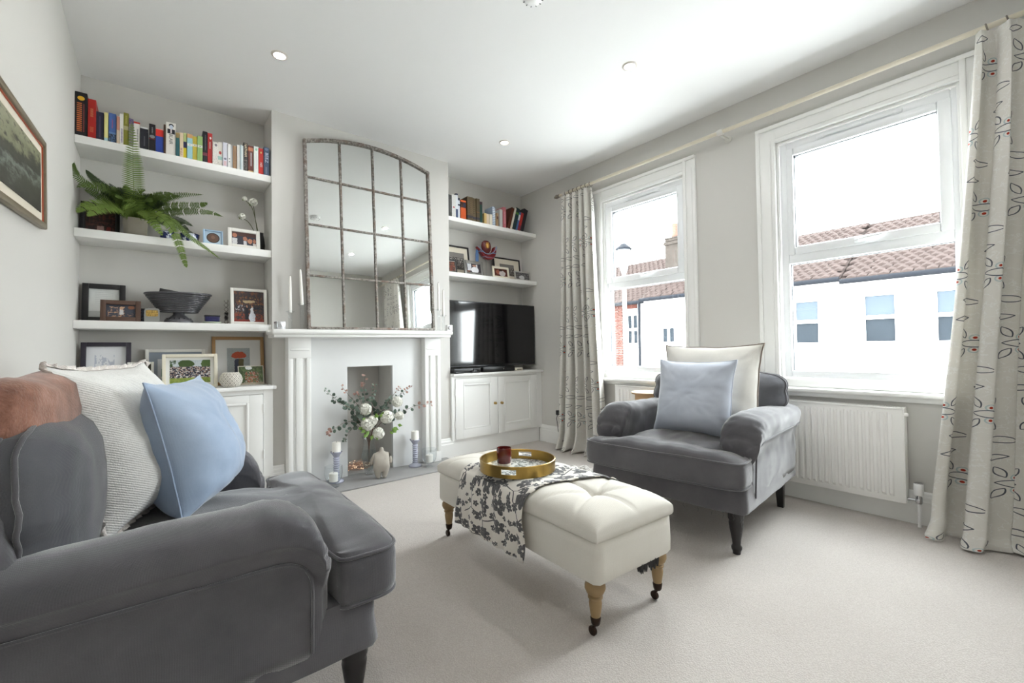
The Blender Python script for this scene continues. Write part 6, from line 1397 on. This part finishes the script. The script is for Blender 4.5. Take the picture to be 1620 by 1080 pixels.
# ================================================================ outside: the terrace across the street
m_render = M('white painted render', rgb(228, 226, 222), .9, .03, 2); m_brick = M('dark red brick', rgb(60, 36, 31), .9, .2, 8, spec=.05); m_tile = M('dark brown roof tile', rgb(46, 39, 37), .95, .3, 5, spec=.05); m_gut = M('dark gutter', rgb(20, 22, 26), .8, spec=.05); m_tarmac = M('pale concrete paving', rgb(186, 186, 184), .95, .1, 2); m_blind = M('grey window blind', rgb(54, 60, 66), .9, spec=.05); m_dglass = M('dark house window', rgb(30, 34, 38), .6, .2, 3, spec=.02); m_pot = M('terracotta pot', rgb(84, 60, 52), .9, .1, 6, spec=.05)
m_yellow = M('brown stock brick', rgb(44, 40, 37), .9, .4, 9, spec=.05)
GZ = -3.0
struct(MB().box(W + .4, 60, -40, 50, GZ - .2, GZ).obj('ground_street', m_tarmac))
def sash(t, x, y0, y1, z0, z1, zm, blind=None, split=False):
    w = MB(); b = .07; lo, hi = min(y0, y1), max(y0, y1)
    w.box(x - .03, x + .05, lo, lo + b, z0, z1).box(x - .03, x + .05, hi - b, hi, z0, z1).box(x - .03, x + .05, lo + b, hi - b, z0, z0 + b).box(x - .03, x + .05, lo + b, hi - b, z1 - b, z1).box(x - .04, x + .05, lo + b, hi - b, zm - .05, zm + .05)
    if split: w.box(x - .03, x + .05, (lo + hi) / 2 - .035, (lo + hi) / 2 + .035, z0 + b, z1 - b)
    w.box(x - .12, x + .0, lo - .12, hi + .12, z0 - .1, z0)
    f = w.obj('window', m_white, t)
    MB().box(x + .02, x + .04, lo + b, hi - b, z0 + b, zm - .05).obj('pane', m_dglass, f); MB().box(x + .02, x + .04, lo + b, hi - b, zm + .05, z1 - b).obj('pane', m_blind if blind else m_dglass, f)
def house(label, y0, y1, fx, ez, rz, wins, wallm=m_render, slope=.62):
    t = thing('terraced_house', label, 'house', (0, 0, 0)); lo, hi = min(y0, y1), max(y0, y1)
    # front wall built round its window openings
    m = MB(); ys = sorted(wins, key=lambda w: min(w[0], w[1])); cur = lo
    for w in ys:
        a, b = min(w[0], w[1]), max(w[0], w[1]); m.box(fx, fx + .3, cur, a, GZ, ez); m.box(fx, fx + .3, a, b, GZ, w[2]); m.box(fx, fx + .3, a, b, w[3], ez); cur = b
    m.box(fx, fx + .3, cur, hi, GZ, ez); m.box(fx + .3, fx + 7, lo, lo + .2, GZ, ez).box(fx + .3, fx + 7, hi - .2, hi, GZ, ez).box(fx + 6.8, fx + 7, lo + .2, hi - .2, GZ, ez); m.box(fx + .6, fx + .7, lo + .2, hi - .2, GZ, ez)
    m.obj('wall', wallm, t)
    for w in wins: sash(t, fx + .08, *w)
    d = (rz - ez) / slope
    m = MB(); m.prism([(fx - .25, ez - .02), (fx + d, rz - .03), (fx + 2 * d + .2, ez - .02)], lo, hi, 'xzy'); m.obj('roof', m_tile, t)
    m = MB(); n = int(d * math.hypot(1, slope) / .21); tw = .24; k = int((hi - lo) / tw); sl = math.atan(slope)
    for i in range(n + 1):
        for j in range(k):
            q = i * .21; x = fx - .28 + q * math.cos(sl); z = ez - .02 + q * math.sin(sl) + .02; y = lo + j * tw + (tw / 2 if i % 2 else 0)
            h = .012 * math.sin(i * 12.9 + j * 78.2); c, s = math.cos(sl), math.sin(sl); L_ = .27; th = .035
            if y + tw > hi: continue
            m.add([(x, y, z + th + h), (x, y + tw * .5, z + th + .045 + h), (x, y + tw - .01, z + th + h), (x + L_ * c, y, z + L_ * s + h), (x + L_ * c, y + tw * .5, z + L_ * s + .045 + h), (x + L_ * c, y + tw - .01, z + L_ * s + h), (x, y, z), (x, y + tw - .01, z)], [(0, 1, 4, 3), (1, 2, 5, 4), (6, 7, 2, 1, 0)])
    o = m.obj('roof_tiles', m_tile, t); o['kind'] = 'stuff'
    MB().tube([(fx + d, lo, rz + .05), (fx + d, hi, rz + .05)], .11, 8).obj('ridge', m_tile, t, 1); MB().tube([(fx - .30, lo, ez - .06), (fx - .30, hi, ez - .06)], .075, 8).obj('gutter', m_gut, t, 1)
    return t
FX = 16.0
house('white rendered terraced house seen through the near window', .26, -9, FX, 2.90, 5.0, [(-.16, -.95, 1.03, 2.46, 1.78, True), (-1.65, -2.45, 1.02, 2.44, 1.76, True), (-4.2, -5.0, 1.02, 2.44, 1.76, True)])
house('white rendered house with lower eaves left of the near window view', 4.4, .27, FX, 2.98, 5.05, [(1.58, .84, 1.03, 2.44, 1.75, True)])
t = house('white rendered house with chimney seen through the far window', 7.0, 4.41, FX, 3.02, 5.1, [(6.27, 5.63, 1.17, 1.85, 1.84, False, True)], slope=.7)
m = MB(); m.box(FX + .6, FX + 1.3, 5.35, 6.35, 3.0, 5.35).box(FX + .55, FX + 1.35, 5.30, 6.40, 5.2, 5.32).box(FX + .58, FX + 1.32, 5.33, 6.37, 5.45, 5.5); m.box(FX + .6, FX + 1.3, 5.35, 6.35, 5.3, 5.46); ch = m.obj('chimney_stack', m_yellow, t)
for yy in (5.6, 6.1): MB().lathe([(.12, 5.5), (.14, 5.6), (.11, 5.7), (.10, 6.0), (.125, 6.05), (.12, 6.1), (.09, 6.1), (.09, 5.5)], 14, TR(FX + .95, yy, 0)).obj('chimney_pot', m_pot, ch, 1)
m = MB(); m.tube([(FX - .12, 7.15, 2.9), (FX - .1, 7.17, 2.6), (FX - .1, 7.18, GZ)], .06, 8); m.obj('downpipe', m_gut, t, 1)
t = house('brick edged house at the left of the far window view', 12.5, 7.01, FX + .4, 3.0, 5.2, [(8.22, 7.58, 1.15, 2.5, 1.82, False, True)], slope=.7)
m = MB(); bw, bh = .225, .075; i = 0; zz = GZ
while zz < 3.0:
    for k in range(2): m.box(FX + .28, FX + .39, 8.32 + k * .24 - (.06 if i % 2 else 0), 8.32 + k * .24 + bw - (.06 if i % 2 else 0), zz, zz + bh - .012)
    zz += bh; i += 1
o = m.obj('brick_pier', m_brick, t); o['kind'] = 'stuff'; MB().box(FX + .3, FX + .41, 7.6, 8.6, 2.72, 2.92).obj('brick_band', m_brick, t)
t = thing('street_lamp', 'grey street lamp post outside the far window', 'street lamp', (10, 3.55, GZ)); m_lp = M('grey lamp post', rgb(92, 92, 92), .7, spec=.1)
MB().tube([(0, .03, 0), (0, .03, 3.4)], .09, 12).obj('lower_post', m_lp, t, 1); MB().tube([(0, .0, 3.4), (0, 0, 6.0)], .055, 12).obj('upper_post', m_lp, t, 1)
MB().lathe([(0, 6.0), (.07, 6.0), (.10, 6.1), (.15, 6.4), (.19, 6.62), (.10, 6.74), (.03, 6.82), (0, 6.84)], 8).obj('lantern', M('dull lantern glass', rgb(84, 86, 88), .6, spec=.1), t, .5); MB().lathe([(.0, 6.60), (.21, 6.60), (.22, 6.64), (.06, 6.78), (0, 6.80)], 8).obj('lantern_cap', m_gut, t, .5)
